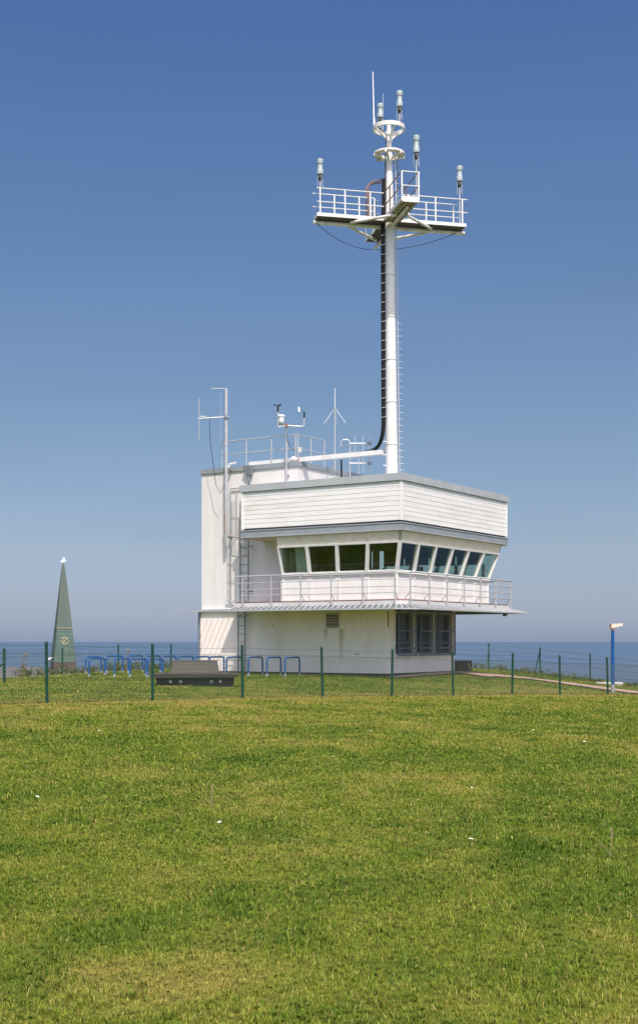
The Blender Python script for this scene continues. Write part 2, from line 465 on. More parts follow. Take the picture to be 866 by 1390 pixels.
# ------------------------------------------------------------------ grass blades
def make_grass():
    # density falls with distance from the foreground
    yy = np.linspace(3.6, 69, 4000)
    dens = 6200 * (6 / yy) ** 1.65 * (.72 * yy + 4.5)
    cdf = np.cumsum(dens); total = cdf[-1] * (yy[1] - yy[0]); cdf /= cdf[-1]
    n = int(total)
    y = np.interp(rng.random(n), cdf, yy) ; x = (rng.random(n) - .5) * (.72 * y + 4.5)
    # clump: pull part of the blades to clump centres
    cl = rng.random(n) < .5
    gx = np.floor(x / .07) ; gy = np.floor(y / .07)
    h1 = np.sin(gx * 12.9898 + gy * 78.233) * 43758.5453; h1 -= np.floor(h1)
    h2 = np.sin(gx * 39.346 + gy * 11.135) * 24634.633; h2 -= np.floor(h2)
    x = np.where(cl, (gx + h1) * .07 + (x - gx * .07 - .035) * .45, x); y = np.where(cl, (gy + h2) * .07 + (y - gy * .07 - .035) * .45, y)
    keep = y < edge_y(x) + 2
    lx = (x - BO.x) * BX.x + (y - BO.y) * BX.y; ly = (x - BO.x) * BY.x + (y - BO.y) * BY.y
    keep &= ~((lx > -.12) & (lx < 5.8) & (ly > -.12) & (ly < 9.0))
    keep &= ~((lx > -.3) & (lx < 6.2) & (ly > -.72) & (ly < 0))
    dmin = np.full(n, 9.)
    far = y > 38
    for c in path_c: dmin[far] = np.minimum(dmin[far], np.hypot(x[far] - c[0], y[far] - c[1]))
    keep &= dmin > .95
    x, y = x[keep], y[keep]; n = len(x); gx, gy = gx[keep], gy[keep]; h1 = h1[keep]
    p = lawn_patch(x, y)
    # weedy clover spots, darker
    clov = fbm(x * 2.3 + 90, y * 2.3 + 31, 3) 
    z = terrain(x, y)
    hgt = (.018 + .022 * rng.random(n)) * (1.15 - .4 * p) * (1 + .7 * (h1 > .9))
    tall = rng.random(n) < .02; hgt[tall] *= 1.7
    wid = np.maximum(.0034, .00050 * y) * (.7 + .7 * rng.random(n))
    hgt *= 1 + .1 * smooth(20, 60, y)
    dfe = np.abs((x + 6) * .739 - (y - 28.6) * .673)
    hgt *= 1 + 1.3 * np.exp(-(dfe / .10) ** 2) * (x > -11) * rng.random(n)
    broad = (rng.random(n) < .05) & (clov > .52) & (y < 30)
    wid[broad] *= 3.2; hgt[broad] *= .75; 
    yaw = rng.random(n) * 2 * np.pi; lean = rng.random(n) * 1.2 + .35
    ld = np.c_[np.cos(yaw), np.sin(yaw)]
    sd = np.c_[-np.sin(yaw), np.cos(yaw)] * wid[:, None] / 2
    # twist the blade so that flats face all ways
    base = np.c_[x, y, z - .004]
    mid = base + np.c_[ld * (hgt * np.sin(lean) * .35)[:, None], hgt * .62]
    tip = base + np.c_[ld * (hgt * np.sin(lean) * 1.0)[:, None], hgt * np.clip(np.cos(lean) + .25, .25, 1)]
    s3 = np.c_[sd, np.zeros(n)]
    co = np.stack([base - s3, base + s3, mid + s3 * .85, mid - s3 * .85, tip], 1).reshape(-1, 3)
    k = np.arange(n)[:, None] * 5
    quads = k + np.array([[0, 1, 2, 3]]); tris = k + np.array([[3, 2, 4]])
    c = lawn_col(np.clip(p + rng.normal(0, .20, n), 0, 1))
    dark = smooth(.58, .7, clov)[:, None]
    c = c * (1 - dark * .35) * (np.array([1, 1, 1]) * (1 - dark) + dark * np.array([.85, 1.05, .8]))
    c = c * (.76 + .50 * rng.random(n))[:, None]
    straw = rng.random(n) < .03 + .09 * p
    c[straw] = np.array([.38, .32, .12]) * (.6 + .6 * rng.random(straw.sum()))[:, None]
    lean[broad] = 1.1; c[broad] = np.array([.060, .125, .014]) * (.7 + .7 * rng.random(broad.sum()))[:, None]
    brown = rng.random(n) < .010
    c[brown] = np.array([.20, .115, .06])
    light = rng.random(n) < .04
    c[light] = np.array([.29, .34, .06])
    c *= 1.24 * np.array([1.0, 1.0, .92])
    cv = np.repeat(c, 5, axis=0)
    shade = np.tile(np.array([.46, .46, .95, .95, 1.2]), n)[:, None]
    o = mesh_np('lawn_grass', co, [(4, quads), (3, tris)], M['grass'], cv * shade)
    return tag(o, 'short mown grass covering the lawn', 'grass', kind='stuff')
make_grass()

# ------------------------------------------------------------------ the tower building
T = thing('control_tower', 'white rendered coastal control tower with slanted window band, boarded parapet and railed balcony', 'tower', BL(0, 0, 0), BA)
def part(mb, name, m, parent=None, smooth_=True): return mb.build(name, M[m], parent or T, smooth_)

def wall_open(a0, a1, z0, z1, opens, thick, fn):
    """wall in (a,z) with openings; fn(a,z,d) -> local point, d = depth into wall"""
    mb = MB()
    A = sorted(set([a0, a1] + [o[0] for o in opens] + [o[1] for o in opens])); Z = sorted(set([z0, z1] + [o[2] for o in opens] + [o[3] for o in opens]))
    def solid(i, j):
        if i < 0 or j < 0 or i >= len(A) - 1 or j >= len(Z) - 1: return None
        ca = (A[i] + A[i + 1]) / 2; cz = (Z[j] + Z[j + 1]) / 2
        return not any(o[0] < ca < o[1] and o[2] < cz < o[3] for o in opens)
    for i in range(len(A) - 1):
        for j in range(len(Z) - 1):
            if not solid(i, j): continue
            a, b, c, d = A[i], A[i + 1], Z[j], Z[j + 1]
            for dd in (0, thick): mb.quad(fn(a, c, dd), fn(b, c, dd), fn(b, d, dd), fn(a, d, dd))
            for ni, nj, e in ((i - 1, j, ((a, c), (a, d))), (i + 1, j, ((b, c), (b, d))), (i, j - 1, ((a, c), (b, c))), (i, j + 1, ((a, d), (b, d)))):
                if not solid(ni, nj):
                    (p, q), (r_, s_) = e
                    mb.quad(fn(p, q, 0), fn(r_, s_, 0), fn(r_, s_, thick), fn(p, q, thick))
    return mb

WIN = [(.69, 2.04, .84, 2.42), (2.38, 3.68, .84, 2.42), (3.92, 5.30, .84, 2.42)]
# ground floor: three plain walls plus the one with openings
low = MB()
low.box(0, .25, 0, 8.85, 0, 2.63)
low.box(.25, 5.57, 8.60, 8.85, 0, 2.63)
low.box(5.32, 5.57, .25, 8.60, 0, 2.63)
wl = wall_open(.25, 5.57, 0, 2.63, WIN, .25, lambda a, z, d: (a, d, z))
low.v, low.f = low.v + wl.v, low.f + [tuple(i + len(low.v) for i in f) for f in wl.f]
part(low, 'ground_floor_wall', 'render_low', smooth_=False)
part(MB().box(-.012, 5.585, -.012, 8.862, -.15, .11), 'plinth', 'plinth', smooth_=False)
part(MB().box(-.02, .12, -.022, .16, .115, 2.58), 'corner_pilaster', 'render_low', smooth_=False)
part(MB().box(.3, 5.3, .3, 8.55, .0, .05), 'ground_floor', 'inside', smooth_=False)
for (a, b, c, d) in WIN:
    w = MB()   # sash frame deep in the reveal
    for (p, q) in (((a, .17, c), (a, .17, d)), ((b, .17, c), (b, .17, d))): w.bar(p, q, .09, .09)
    for z in (c + .04, d - .04, c + .42): w.bar((a + .05, .17, z), (b - .05, .17, z), .07, .08)
    w.bar(((a + b) / 2, .17, c + .08), ((a + b) / 2, .17, d - .08), .06, .06)
    wo = part(w, 'window', 'sash', smooth_=False)
    pn = MB().box(a + .03, b - .03, .19, .2, c + .03, d - .03); part(pn, 'pane', 'dglass', wo, False)
    g = MB()
    x0, x1, z0, z1 = a - .03, b + .03, c - .08, d + .07
    nb = 12
    for i in range(nb + 1):
        x = x0 + (x1 - x0) * i / nb; r = .021 if i in (0, nb) else .011
        g.bar((x, -.14, z0), (x, -.14, z1), 2 * r, 2 * r)
    for z in (z0 + .02, z0 + .30, (z0 + z1) / 2 + .1, z1 - .02): g.bar((x0, -.165, z), (x1, -.165, z), .02, .05)
    for x in (x0, x1):
        for z in (z0 + .3, z1 - .02): g.bar((x, -.16, z), (x, .0, z), .03, .03)
    part(g, 'grille', 'grille', wo, False)
    part(MB().box(a - .06, b + .06, -.05, -.002, d + .075, d + .125), 'lintel', 'grille', wo, False)
# louvre vent with rust run below
vt = MB(); vy0, vy1, vz0, vz1 = 2.02, 2.74, 1.80, 2.44
for p in ((vy0, vy0 + .06, vz0, vz1), (vy1 - .06, vy1, vz0, vz1)): vt.box(-.06, .0, p[0], p[1], p[2], p[3])
for z in (vz0, vz1 - .05): vt.box(-.06, .0, vy0 + .06, vy1 - .06, z, z + .05)
vo = part(vt, 'vent', 'panel', smooth_=False)
lv = MB()
for i in range(9):
    z = vz0 + .06 + i * .06
    lv.hexa([(-.05, vy0 + .06, z), (-.04, vy0 + .06, z), (-.04, vy1 - .06, z), (-.05, vy1 - .06, z), (-.012, vy0 + .06, z + .05), (-.004, vy0 + .06, z + .05), (-.004, vy1 - .06, z + .05), (-.012, vy1 - .06, z + .05)])
lv.v = [(x, y, zz if (q % 8) < 4 else zz - .022) for q, (x, y, zz) in enumerate(lv.v)]
part(MB().box(-.004, -.0015, vy0 + .06, vy1 - .06, vz0 + .05, vz1 - .05), 'vent_back', 'gap', vo, False)
part(lv, 'louvre', 'render_low', vo, False)
def stain_mat():
    m, nt, b = new_mat('rust_stain'); N, L = nt.nodes, nt.links
    b.inputs['Base Color'].default_value = (.50, .36, .20, 1); b.inputs['Roughness'].default_value = .9
    tc = N.new('ShaderNodeTexCoord'); mp = N.new('ShaderNodeMapping'); mp.inputs['Scale'].default_value = (1, 9, 1.2)
    L.new(tc.outputs['Object'], mp.inputs['Vector'])
    nz = N.new('ShaderNodeTexNoise'); nz.inputs['Scale'].default_value = 1.3; nz.inputs['Detail'].default_value = 5
    L.new(mp.outputs['Vector'], nz.inputs['Vector'])
    sx = N.new('ShaderNodeSeparateXYZ'); L.new(tc.outputs['Generated'], sx.inputs[0])
    # fade: strongest at the top, soft sides
    sd = N.new('ShaderNodeMath'); sd.operation = 'PINGPONG'; sd.inputs[1].default_value = .5; L.new(sx.outputs['Y'], sd.inputs[0])
    ml = N.new('ShaderNodeMath'); ml.operation = 'MULTIPLY'; L.new(sd.outputs[0], ml.inputs[0]); L.new(sx.outputs['Z'], ml.inputs[1])
    m2 = N.new('ShaderNodeMath'); m2.operation = 'MULTIPLY'; L.new(ml.outputs[0], m2.inputs[0]); L.new(nz.outputs['Fac'], m2.inputs[1])
    m3 = N.new('ShaderNodeMath'); m3.operation = 'MULTIPLY'; m3.inputs[1].default_value = 1.1; m3.use_clamp = True; L.new(m2.outputs[0], m3.inputs[0])
    L.new(m3.outputs[0], b.inputs['Alpha'])
    return m
M['stain'] = stain_mat()
MB().box(-.0045, -.003, 1.86, 2.16, .35, 1.79).build('rust_stain', M['stain'], vo, False)
MB().box(-.0045, -.003, 2.64, 2.80, 1.3, 1.79).build('rust_stain', M['stain'], vo, False)

# small wall fittings and rust marks
for (y, z, w_) in ((1.3, .82, .16), (1.05, .55, .07), (5.2, 1.95, .06)):
    part(MB().box(-.018, -.001, y - w_ / 2, y + w_ / 2, z, z + .035), 'wall_hook', 'rust', smooth_=False)
part(MB().box(.02, .10, -.03, -.0235, 1.85, 2.45), 'cable_slot', 'rust', smooth_=False)
# tall block
tb = MB().box(.03, 5.52, 4.06, 8.80, 2.5, 8.22); part(tb, 'stair_tower_wall', 'render', smooth_=False)
cp = MB().box(-.03, 5.58, 4.0, 8.86, 8.20, 8.385); part(cp, 'stair_tower_coping', 'fascia', smooth_=False)

# balcony slab, floor, canopy
OUT = [(-1.62, 5.92), (-1.62, -1.27), (-1.20, -1.62), (7.42, -1.62), (7.42, 3.9), (.4, 3.9), (.4, 5.92)]
part(MB().prism(OUT, 2.60, 2.80), 'balcony_slab', 'slab', smooth_=False)
INN = [(-1.56, 5.86), (-1.56, -1.24), (-1.17, -1.56), (7.36, -1.56), (7.36, 3.8), (.3, 3.8), (.3, 5.86)]
part(MB().prism(INN, 2.803, 2.845), 'balcony_floor', 'floor', smooth_=False)
part(MB().box(-.95, -.0, 5.93, 6.85, 2.66, 2.80), 'ladder_landing', 'galv', smooth_=False)

cn = MB()
ci = [(-1.60, 5.92), (-1.60, -1.26), (-1.19, -1.60), (7.40, -1.60), (7.40, 3.9)]
co_ = [(-2.15, 5.92), (-2.15, -1.47), (-1.42, -2.15), (7.95, -2.15), (7.95, 3.9)]
zi, zo = 2.66, 2.50
for i in range(len(ci) - 1):
    a, b, c, d = ci[i], ci[i + 1], co_[i + 1], co_[i]
    cn.hexa([(a[0], a[1], zi - .02), (b[0], b[1], zi - .02), (c[0], c[1], zo - .02), (d[0], d[1], zo - .02), (a[0], a[1], zi), (b[0], b[1], zi), (c[0], c[1], zo), (d[0], d[1], zo)])
cno = part(cn, 'canopy', 'canopy', smooth_=False)
sm = MB()
for i in range(len(ci) - 1):
    L_ = math.dist(co_[i], co_[i + 1]); k = max(2, int(L_ / .24))
    for q in range(k):
        t = (q + .5) / k
        p0 = (ci[i][0] + (ci[i + 1][0] - ci[i][0]) * t, ci[i][1] + (ci[i + 1][1] - ci[i][1]) * t, zi + .018)
        p1 = (co_[i][0] + (co_[i + 1][0] - co_[i][0]) * t, co_[i][1] + (co_[i + 1][1] - co_[i][1]) * t, zo + .018)
        sm.bar(p0, p1, .05, .035)
part(sm, 'standing_seams', 'galv', cno, False)
eb = MB()
for i in range(len(co_) - 1): eb.bar(co_[i] + (zo - .005,), co_[i + 1] + (zo - .005,), .05, .055)
part(eb, 'canopy_edge', 'cap', cno, False)
sofm = MB().prism([(-1.5, 5.85), (-1.5, -1.2), (-1.1, -1.5), (7.3, -1.5), (7.3, 3.8), (5.6, 3.8), (5.6, -.03), (-.03, -.03), (-.03, 5.85)], 2.565, 2.597)
part(sofm, 'soffit', 'soffit', smooth_=False)
sl = MB()
for q in range(9):
    y = 6.12 + q * .27
    sl.bar((-.16, y, 2.60), (-2.13, y, 2.51), .018, .022)
slo = part(sl, 'open_slat_canopy', 'cap', smooth_=False)
se = MB(); se.bar((-2.15, 5.95, 2.50), (-2.15, 8.36, 2.50), .05, .05); se.box(-.16, -.0, 5.95, 8.8, 2.585, 2.63)
part(se, 'canopy_edge', 'cap', slo, False)

# cabin below sill, window band
Zf, Zs, Zh, Zt = 2.845, 3.88, 4.97, 5.33
OB, OTp, OT2 = 1.0, 1.32, 1.43
XE, YE = 6.68, 4.06
def corner_pts(z):
    if z <= Zs: o = OB
    elif z <= Zh: o = OB + (OTp - OB) * (z - Zs) / (Zh - Zs)
    else: o = OTp + (OT2 - OTp) * (z - Zh) / (Zt - Zh)
    o2 = o - OB
    # left-end, near corner, right corner, back end
    return [(-o, YE), (-o, -o), (XE + o2, -o), (XE + o2, YE)]
SEG = [(0, 4), (1, 6), (2, 4)]
def ringed(A, B, C, D, w, depth, nrm):
    """picture frame between outer corners, returns (mb, inner corners)"""
    A, B, C, D = map(Vector, (A, B, C, D)); n = Vector(nrm).normalized()
    def ins(p, q, r):     # at p, neighbours q and r
        e1 = (q - p).normalized(); e2 = (r - p).normalized(); s = e1.cross(e2).length
        return p + (e1 + e2) * (w / max(s, .3))
    I = [ins(A, B, D), ins(B, A, C), ins(C, B, D), ins(D, C, A)]; O = [A, B, C, D]
    mb = MB(); h = n * depth / 2
    for i in range(4):
        j = (i + 1) % 4
        mb.hexa([O[i] - h, O[j] - h, I[j] - h, I[i] - h, O[i] + h, O[j] + h, I[j] + h, I[i] + h])
    return mb, I
hd = MB(); sillm = MB()
for (si, nwin) in SEG:
    b0, b1 = corner_pts(Zs)[si], corner_pts(Zs)[si + 1]
    t0, t1 = corner_pts(Zh)[si], corner_pts(Zh)[si + 1]
    h0, h1 = corner_pts(Zt)[si], corner_pts(Zt)[si + 1]
    nrm = Vector(((-1, 0, .3), (0, -1, .3), (1, 0, .3))[si]).normalized()
    nrm = Vector((nrm.x, nrm.y, -.3)).normalized()
    flat = Vector(((-1, 0, 0), (0, -1, 0), (1, 0, 0))[si])
    lp = lambda p, q, t, z: Vector((p[0] + (q[0] - p[0]) * t, p[1] + (q[1] - p[1]) * t, z))
    # header band above the windows
    inn = -flat * .09
    hd.hexa([lp(t0, t1, 0, Zh + .003), lp(t0, t1, 1, Zh + .003), lp(t0, t1, 1, Zh + .003) + inn, lp(t0, t1, 0, Zh + .003) + inn,
             lp(h0, h1, 0, Zt), lp(h0, h1, 1, Zt), lp(h0, h1, 1, Zt) + inn, lp(h0, h1, 0, Zt) + inn])
    # projecting sill
    so = flat * .085; si_ = -flat * .06
    sillm.hexa([lp(b0, b1, 0, Zs - .06) + si_, lp(b0, b1, 1, Zs - .06) + si_, lp(b0, b1, 1, Zs - .06) + so, lp(b0, b1, 0, Zs - .06) + so,
                lp(b0, b1, 0, Zs - .004) + si_, lp(b0, b1, 1, Zs - .004) + si_, lp(b0, b1, 1, Zs - .02) + so, lp(b0, b1, 0, Zs - .02) + so])
    for k in range(nwin):
        u0, u1 = k / nwin, (k + 1) / nwin
        A, B, C, D = lp(b0, b1, u0, Zs), lp(b0, b1, u1, Zs), lp(t0, t1, u1, Zh), lp(t0, t1, u0, Zh)
        fm, I = ringed(A, B, C, D, .062, .11, nrm)
        wo = part(fm, 'cabin_window', 'frame', smooth_=False)
        MB().quad(*[p - nrm * .02 for p in I]).build('pane', M['glass'], wo, False)
        # dado panel below
        g = .012
        e = (B - A).normalized()
        p0 = Vector((A.x, A.y, Zf + .02)) + e * g; p1 = Vector((B.x, B.y, Zf + .02)) - e * g
        q0 = Vector((A.x, A.y, Zs - .065)) + e * g; q1 = Vector((B.x, B.y, Zs - .065)) - e * g
        f2, I2 = ringed(p0, p1, q1, q0, .075, .05, flat)
        po = part(f2, 'dado_panel', 'panel', smooth_=False)
        MB().quad(*[p - flat * .0 for p in I2]).build('panel_infill', M['panel'], po, False)
part(hd, 'window_header', 'soffitlight', smooth_=False)
part(sillm, 'window_sill', 'panel', smooth_=False)
core = MB()   # inner dado lining
core.box(-.93, -.86, -.93, 4.0, 2.85, 3.8); core.box(-.86, XE - .05, -.93, -.86, 2.85, 3.8); core.box(XE - .12, XE - .05, -.86, 4.0, 2.85, 3.8)
part(core, 'cabin_lining', 'inside', smooth_=False)
part(MB().box(-.93, 5.6, 3.97, 4.05, 2.85, 5.3), 'cabin_back_wall', 'inside', smooth_=False)
part(MB().box(-1.0, .02, 4.06, 4.12, 2.85, 5.3), 'cabin_side_wall', 'render', smooth_=False)
part(MB().box(5.6, XE, 3.98, 4.06, 2.85, 3.85), 'cabin_rear_panel', 'panel', smooth_=False)
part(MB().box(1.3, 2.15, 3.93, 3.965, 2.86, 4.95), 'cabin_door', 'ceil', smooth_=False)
part(MB().box(-.6, .5, 3.93, 3.965, 4.0, 4.8), 'wall_chart', 'curtain', smooth_=False)
for (x, y) in ((-.2, 1.2), (2.6, .6), (4.6, .8)): part(MB().box(x - .5, x + .5, y - .09, y + .09, 5.16, 5.23), 'ceiling_light', 'curtain', smooth_=False)
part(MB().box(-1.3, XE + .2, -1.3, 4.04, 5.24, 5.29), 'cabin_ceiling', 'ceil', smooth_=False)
ds = MB(); ds.box(-.84, -.1, -.8, 3.6, 3.55, 3.62); ds.box(-.1, XE - .3, -.84, -.15, 3.55, 3.62); part(ds, 'console_desk', 'inside', smooth_=False)
for (a, b) in ((-.75, .38), (.46, 1.65), (1.72, 2.85), (2.92, 3.9)): part(MB().box(6.50, 6.53, a, b, 4.50 + .06 * (a > 1), 5.23), 'roller_blind', 'ceil', smooth_=False)  # added dark panels standing in for the dim ceiling seen through the panes
for (a, b) in ((3.86, 3.95), (2.0, 2.12), (.35, .47), (-.9, -.8)): part(MB().box(6.46, 6.56, a, b, 3.85, 4.5), 'blind_post', 'inside', smooth_=False)
for (x, y) in ((3.9, .9), (1.6, 1.4)): part(MB().box(x - .10, x + .10, y - .10, y + .10, 2.85, 5.24), 'cabin_column', 'inside', smooth_=False)
cu = MB()
for i in range(9):
    y = 3.05 + i * .05; cu.cyl((-.80, y, 3.7), (-1.05, y, 5.2), .03, n=6)
part(cu, 'curtain', 'curtain')
for (x, y, a) in ((-.55, .6, 0), (-.55, 1.8, 0), (1.0, -.55, 1), (2.6, -.55, 1), (4.6, -.55, 1)):
    mo = MB()
    if a: mo.box(x - .28, x + .28, y - .03, y + .03, 3.68, 4.05)
    else: mo.box(x - .03, x + .03, y - .28, y + .28, 3.68, 4.05)
    mo.box(x - .04, x + .04, y - .04, y + .04, 3.62, 3.68)
    part(mo, 'monitor', 'gap', smooth_=False)

# roof box: fascia, siding, cap
RX0, RX1, RY0, RY1 = -1.5, 7.5, -1.5, 5.68
part(MB().box(RX0 + .05, RX1 - .05, RY0 + .05, RY1 - .05, 5.30, 5.33), 'roof_soffit', 'soffit', smooth_=False)
part(MB().box(RX0, RX1, RY0, RY1, 5.332, 5.63), 'roof_fascia', 'fascia', smooth_=False)
ft = MB()
for z in (5.345, 5.605):
    ft.bar((RX0 - .012, RY1, z), (RX0 - .012, RY0 - .012, z), .03, .02); ft.bar((RX0 - .012, RY0 - .012, z), (RX1, RY0 - .012, z), .03, .02)
part(ft, 'fascia_trim', 'cap', smooth_=False)
part(MB().box(RX0 + .10, RX1 - .10, RY0 + .10, RY1 - .10, 5.62, 7.2), 'parapet_core', 'gap', smooth_=False)
sd_ = MB(); nb = 8; z0, z1 = 5.70, 7.115
for i in range(nb):
    a = z0 + (z1 - z0) * i / nb; b = z0 + (z1 - z0) * (i + 1) / nb - .004
    o0, o1 = .036, .043       # board leans: bottom proud
    for (p, q, n) in (((RX0, RY1), (RX0, RY0), (1, 0)), ((RX0, RY0), (RX1, RY0), (0, 1)), ((RX1, RY0), (RX1, RY1), (-1, 0)), ((RX1, RY1), (RX0, RY1), (0, -1))):
        ex = .05
        d = Vector((q[0] - p[0], q[1] - p[1], 0)).normalized()
        P0 = Vector((p[0], p[1], 0)) + d * ex; P1 = Vector((q[0], q[1], 0)) - d * ex; N_ = Vector((n[0], n[1], 0))
        up = Vector((0, 0, 1))
        sd_.hexa([P0 + N_ * o0 + up * a, P1 + N_ * o0 + up * a, P1 + N_ * .09 + up * a, P0 + N_ * .09 + up * a,
                  P0 + N_ * o1 + up * b, P1 + N_ * o1 + up * b, P1 + N_ * .09 + up * b, P0 + N_ * .09 + up * b])
sdo = part(sd_, 'parapet_siding', 'siding', smooth_=False)
for (x, y) in ((RX0 + .06, RY0 + .06), (RX1 - .06, RY0 + .06), (RX0 + .06, RY1 - .06), (RX1 - .06, RY1 - .06)): part(MB().box(x - .045, x + .045, y - .045, y + .045, 5.69, 7.12), 'corner_trim', 'panel', sdo, False)
part(MB().box(RX0 - .03, RX1 + .03, RY0 - .03, RY1 + .03, 7.125, 7.39), 'parapet_cap', 'cap', smooth_=False)
fl = MB(); fl.box(RX0 - .004, RX0 + .002, RY0 + 1.0, RY1 - .4, 5.635, 5.68)
part(fl, 'flashing', 'gap', smooth_=False)  # dark strip painting the shadow line between fascia and siding

# balcony railing
rl = MB(); zr = (3.83, 3.57, 3.31, 3.08)
rp = [(-1.70, 5.82), (-1.70, -1.32), (-1.25, -1.70), (7.51, -1.70), (7.51, 3.9)]
for z, r in zip(zr, (.028, .016, .016, .016)):
    for a, b in zip(rp[:-1], rp[1:]): rl.cyl(a + (z,), b + (z,), r, n=7)
rlo = part(rl, 'balcony_railing', 'galv')
posts = [(-1.70, 5.45 - (5.45 + 1.32) * i / 5) for i in range(6)] + [(-1.25 + 8.6 * i / 6, -1.70) for i in range(7)] + [(7.51, -1.55 + 1.7 * i) for i in range(1, 4)]
for (x, y) in posts:
    part(MB().bar((x, y, 2.66), (x, y, 3.83), .045, .045), 'railing_post', 'galv', rlo, False)
    if x < -1.6 or y < -1.6:
        inn = (x + .22, y, 2.86) if x < -1.6 else ((x, y + .22, 2.86) if y < -1.6 else (x - .2, y, 2.86))
        part(MB().cyl((x, y, 3.15), inn, .012, n=6), 'railing_strut', 'dgalv', rlo)

# roof railing
rr = MB()
z0 = 8.38
line = [(.12, 7.82), (.12, 4.14), (2.15, 4.14)]
for z in (z0 + 1.09, z0 + .55):
    for a, b in zip(line[:-1], line[1:]): rr.cyl(a + (z,), b + (z,), .022, n=7)
rro = part(rr, 'roof_railing', 'galv')
for (x, y) in ((.12, 7.82), (.12, 6.59), (.12, 5.36), (.12, 4.2), (.2, 4.14), (1.14, 4.14), (2.13, 4.14)):
    part(MB().cyl((x, y, 8.36), (x, y, z0 + 1.09), .022, n=7), 'railing_post', 'galv', rro)

# cable duct from stair roof to mast
cd = MB(); cd.box(.22, .46, .30, 6.55, 8.40, 8.57)
for y in (4.4, 5.6): cd.box(.26, .42, y - .05, y + .05, 8.385, 8.40)
part(cd, 'cable_duct', 'mast', smooth_=False)

# rainwater hopper, roof vent pipe, conduits, downpipe
part(MB().hexa([(-.14, 6.18, 7.98), (-.04, 6.18, 7.98), (-.04, 6.42, 7.98), (-.14, 6.42, 7.98), (-.24, 6.10, 8.36), (-.04, 6.10, 8.36), (-.04, 6.50, 8.36), (-.24, 6.50, 8.36)]), 'rain_hopper', 'fascia', smooth_=False)
part(MB().tube([(-.09, 6.3, 7.98), (-.09, 6.3, 7.7), (-.05, 6.28, 7.5), (-.05, 6.28, 7.1)], .045), 'rain_spout', 'dgalv')
part(MB().tube([(.3, 7.6, 8.36), (.3, 7.6, 8.5), (.3, 7.55, 8.56), (.3, 7.25, 8.60)], .05), 'vent_pipe', 'whitegrp')
for (y, za, zb) in ((7.27, 2.9, 7.5), (6.95, 5.6, 7.46)):
    part(MB().cyl((-.05, y, za), (-.05, y, zb), .028, n=8), 'conduit', 'galv')
part(MB().tube([(-.05, 7.27, 7.5), (-.05, 7.0, 7.52), (-.05, 6.4, 7.52)], .028), 'conduit', 'galv')
part(MB().cyl((-.06, 8.86, .02), (-.06, 8.86, 2.6), .05, n=10), 'downpipe', 'dgalv')
part(MB().tube([(-.06, 8.86, 2.6), (-.2, 8.7, 2.56), (-.4, 8.6, 2.54)], .045), 'downpipe', 'dgalv')
part(MB().box(1.0 + 5.75, 1.0 + 5.9, -1.75, -1.6, 2.36, 2.49).cyl((6.82, -1.68, 2.5), (6.82, -1.68, 2.56), .03), 'floodlight', 'dgalv', smooth_=False)

# ladders
def ladder(y0, y1, x, z0, z1, cage):
    mb = MB()
    for y in (y0, y1): mb.bar((x, y, z0), (x, y, z1), .05, .025, up=(1, 0, 0))
    for z in np.arange(z0 + .5, z1, 1.8):
        for y in (y0, y1): mb.bar((x, y, z), (.02, y, z), .03, .03)
    lo = part(mb, 'ladder', 'dgalv', smooth_=False)
    z = z0 + .25
    while z < z1 - .1:
        part(MB().cyl((x, y0, z), (x, y1, z), .015, n=6), 'rung', 'dgalv', lo); z += .33
    if cage:
        cy = (y0 + y1) / 2
        for z in np.arange(z0 + 1.9, z1 + .05, .75):
            pts = [(x, y1, z)] + [tuple(p) for p in arc((x - .32, cy, z), .34, R(65), R(295), 12, (1, 0, 0), (0, 1, 0))] + [(x, y0, z)]
            part(MB().tube(pts, .018, 6), 'cage_hoop', 'galv', lo)
        for a in (95, 140, 180, 220, 265):
            p = Vector((x - .32 + .34 * math.cos(R(a)), cy + .34 * math.sin(R(a)), 0))
            part(MB().cyl(p + Vector((0, 0, z0 + 1.9)), p + Vector((0, 0, z1)), .013, n=6), 'cage_bar', 'dgalv', lo)
    return lo
ladder(6.20, 6.60, -.28, 2.82, 6.9, True)
ladder(6.42, 6.76, -.20, .05, 2.58, False)

# ------------------------------------------------------------------ radio mast
MBASE = Vector((2.75, 48.82, EYE + 5.9))
mastE = thing('radio_mast', 'tall white tubular radio mast with cross platform and two rings above the control tower', 'mast', MBASE)
def mx(h): return -.123 * (h - 5.5) / 14.1
def Mh(h, dx=0, dy=0): return Vector((mx(h) + dx, dy, h - 5.9))       # h = metres above eye level
def mpart(mb, name, m, parent=None, s=True): return mb.build(name, M[m], parent or mastE, s)
pole = MB(); pole.cyl(Mh(5.7), Mh(15.8), .235, .175, 24); pole.cyl(Mh(15.8), Mh(18.4), .165, .12, 20); pole.cyl(Mh(18.4), Mh(19.45), .12, .085, 16)
for h in (7.4, 9.0, 10.6, 12.2, 13.8):
    r = .235 - .06 * (h - 5.7) / 10.1 + .006
    pole.cyl(Mh(h - .018), Mh(h + .018), r + .012, r + .012, 24)
for h in (18.85, 19.1): pole.cyl(Mh(h - .05), Mh(h + .05), .13, .13, 16)
mpart(pole, 'pole', 'mast')
# climbing pegs on the right
pr = MB().cyl(Mh(6, .30, -.02), Mh(18.6, .235, -.02), .022, n=6); pro = mpart(pr, 'peg_rail', 'galv')
h = 6.2
while h < 18.5:
    off = .30 - .065 * (h - 6) / 12.6
    mpart(MB().cyl(Mh(h, off - .05, -.02), Mh(h, off + .15, -.02), .009, n=5), 'climbing_peg', 'galv', pro)
    h += .24
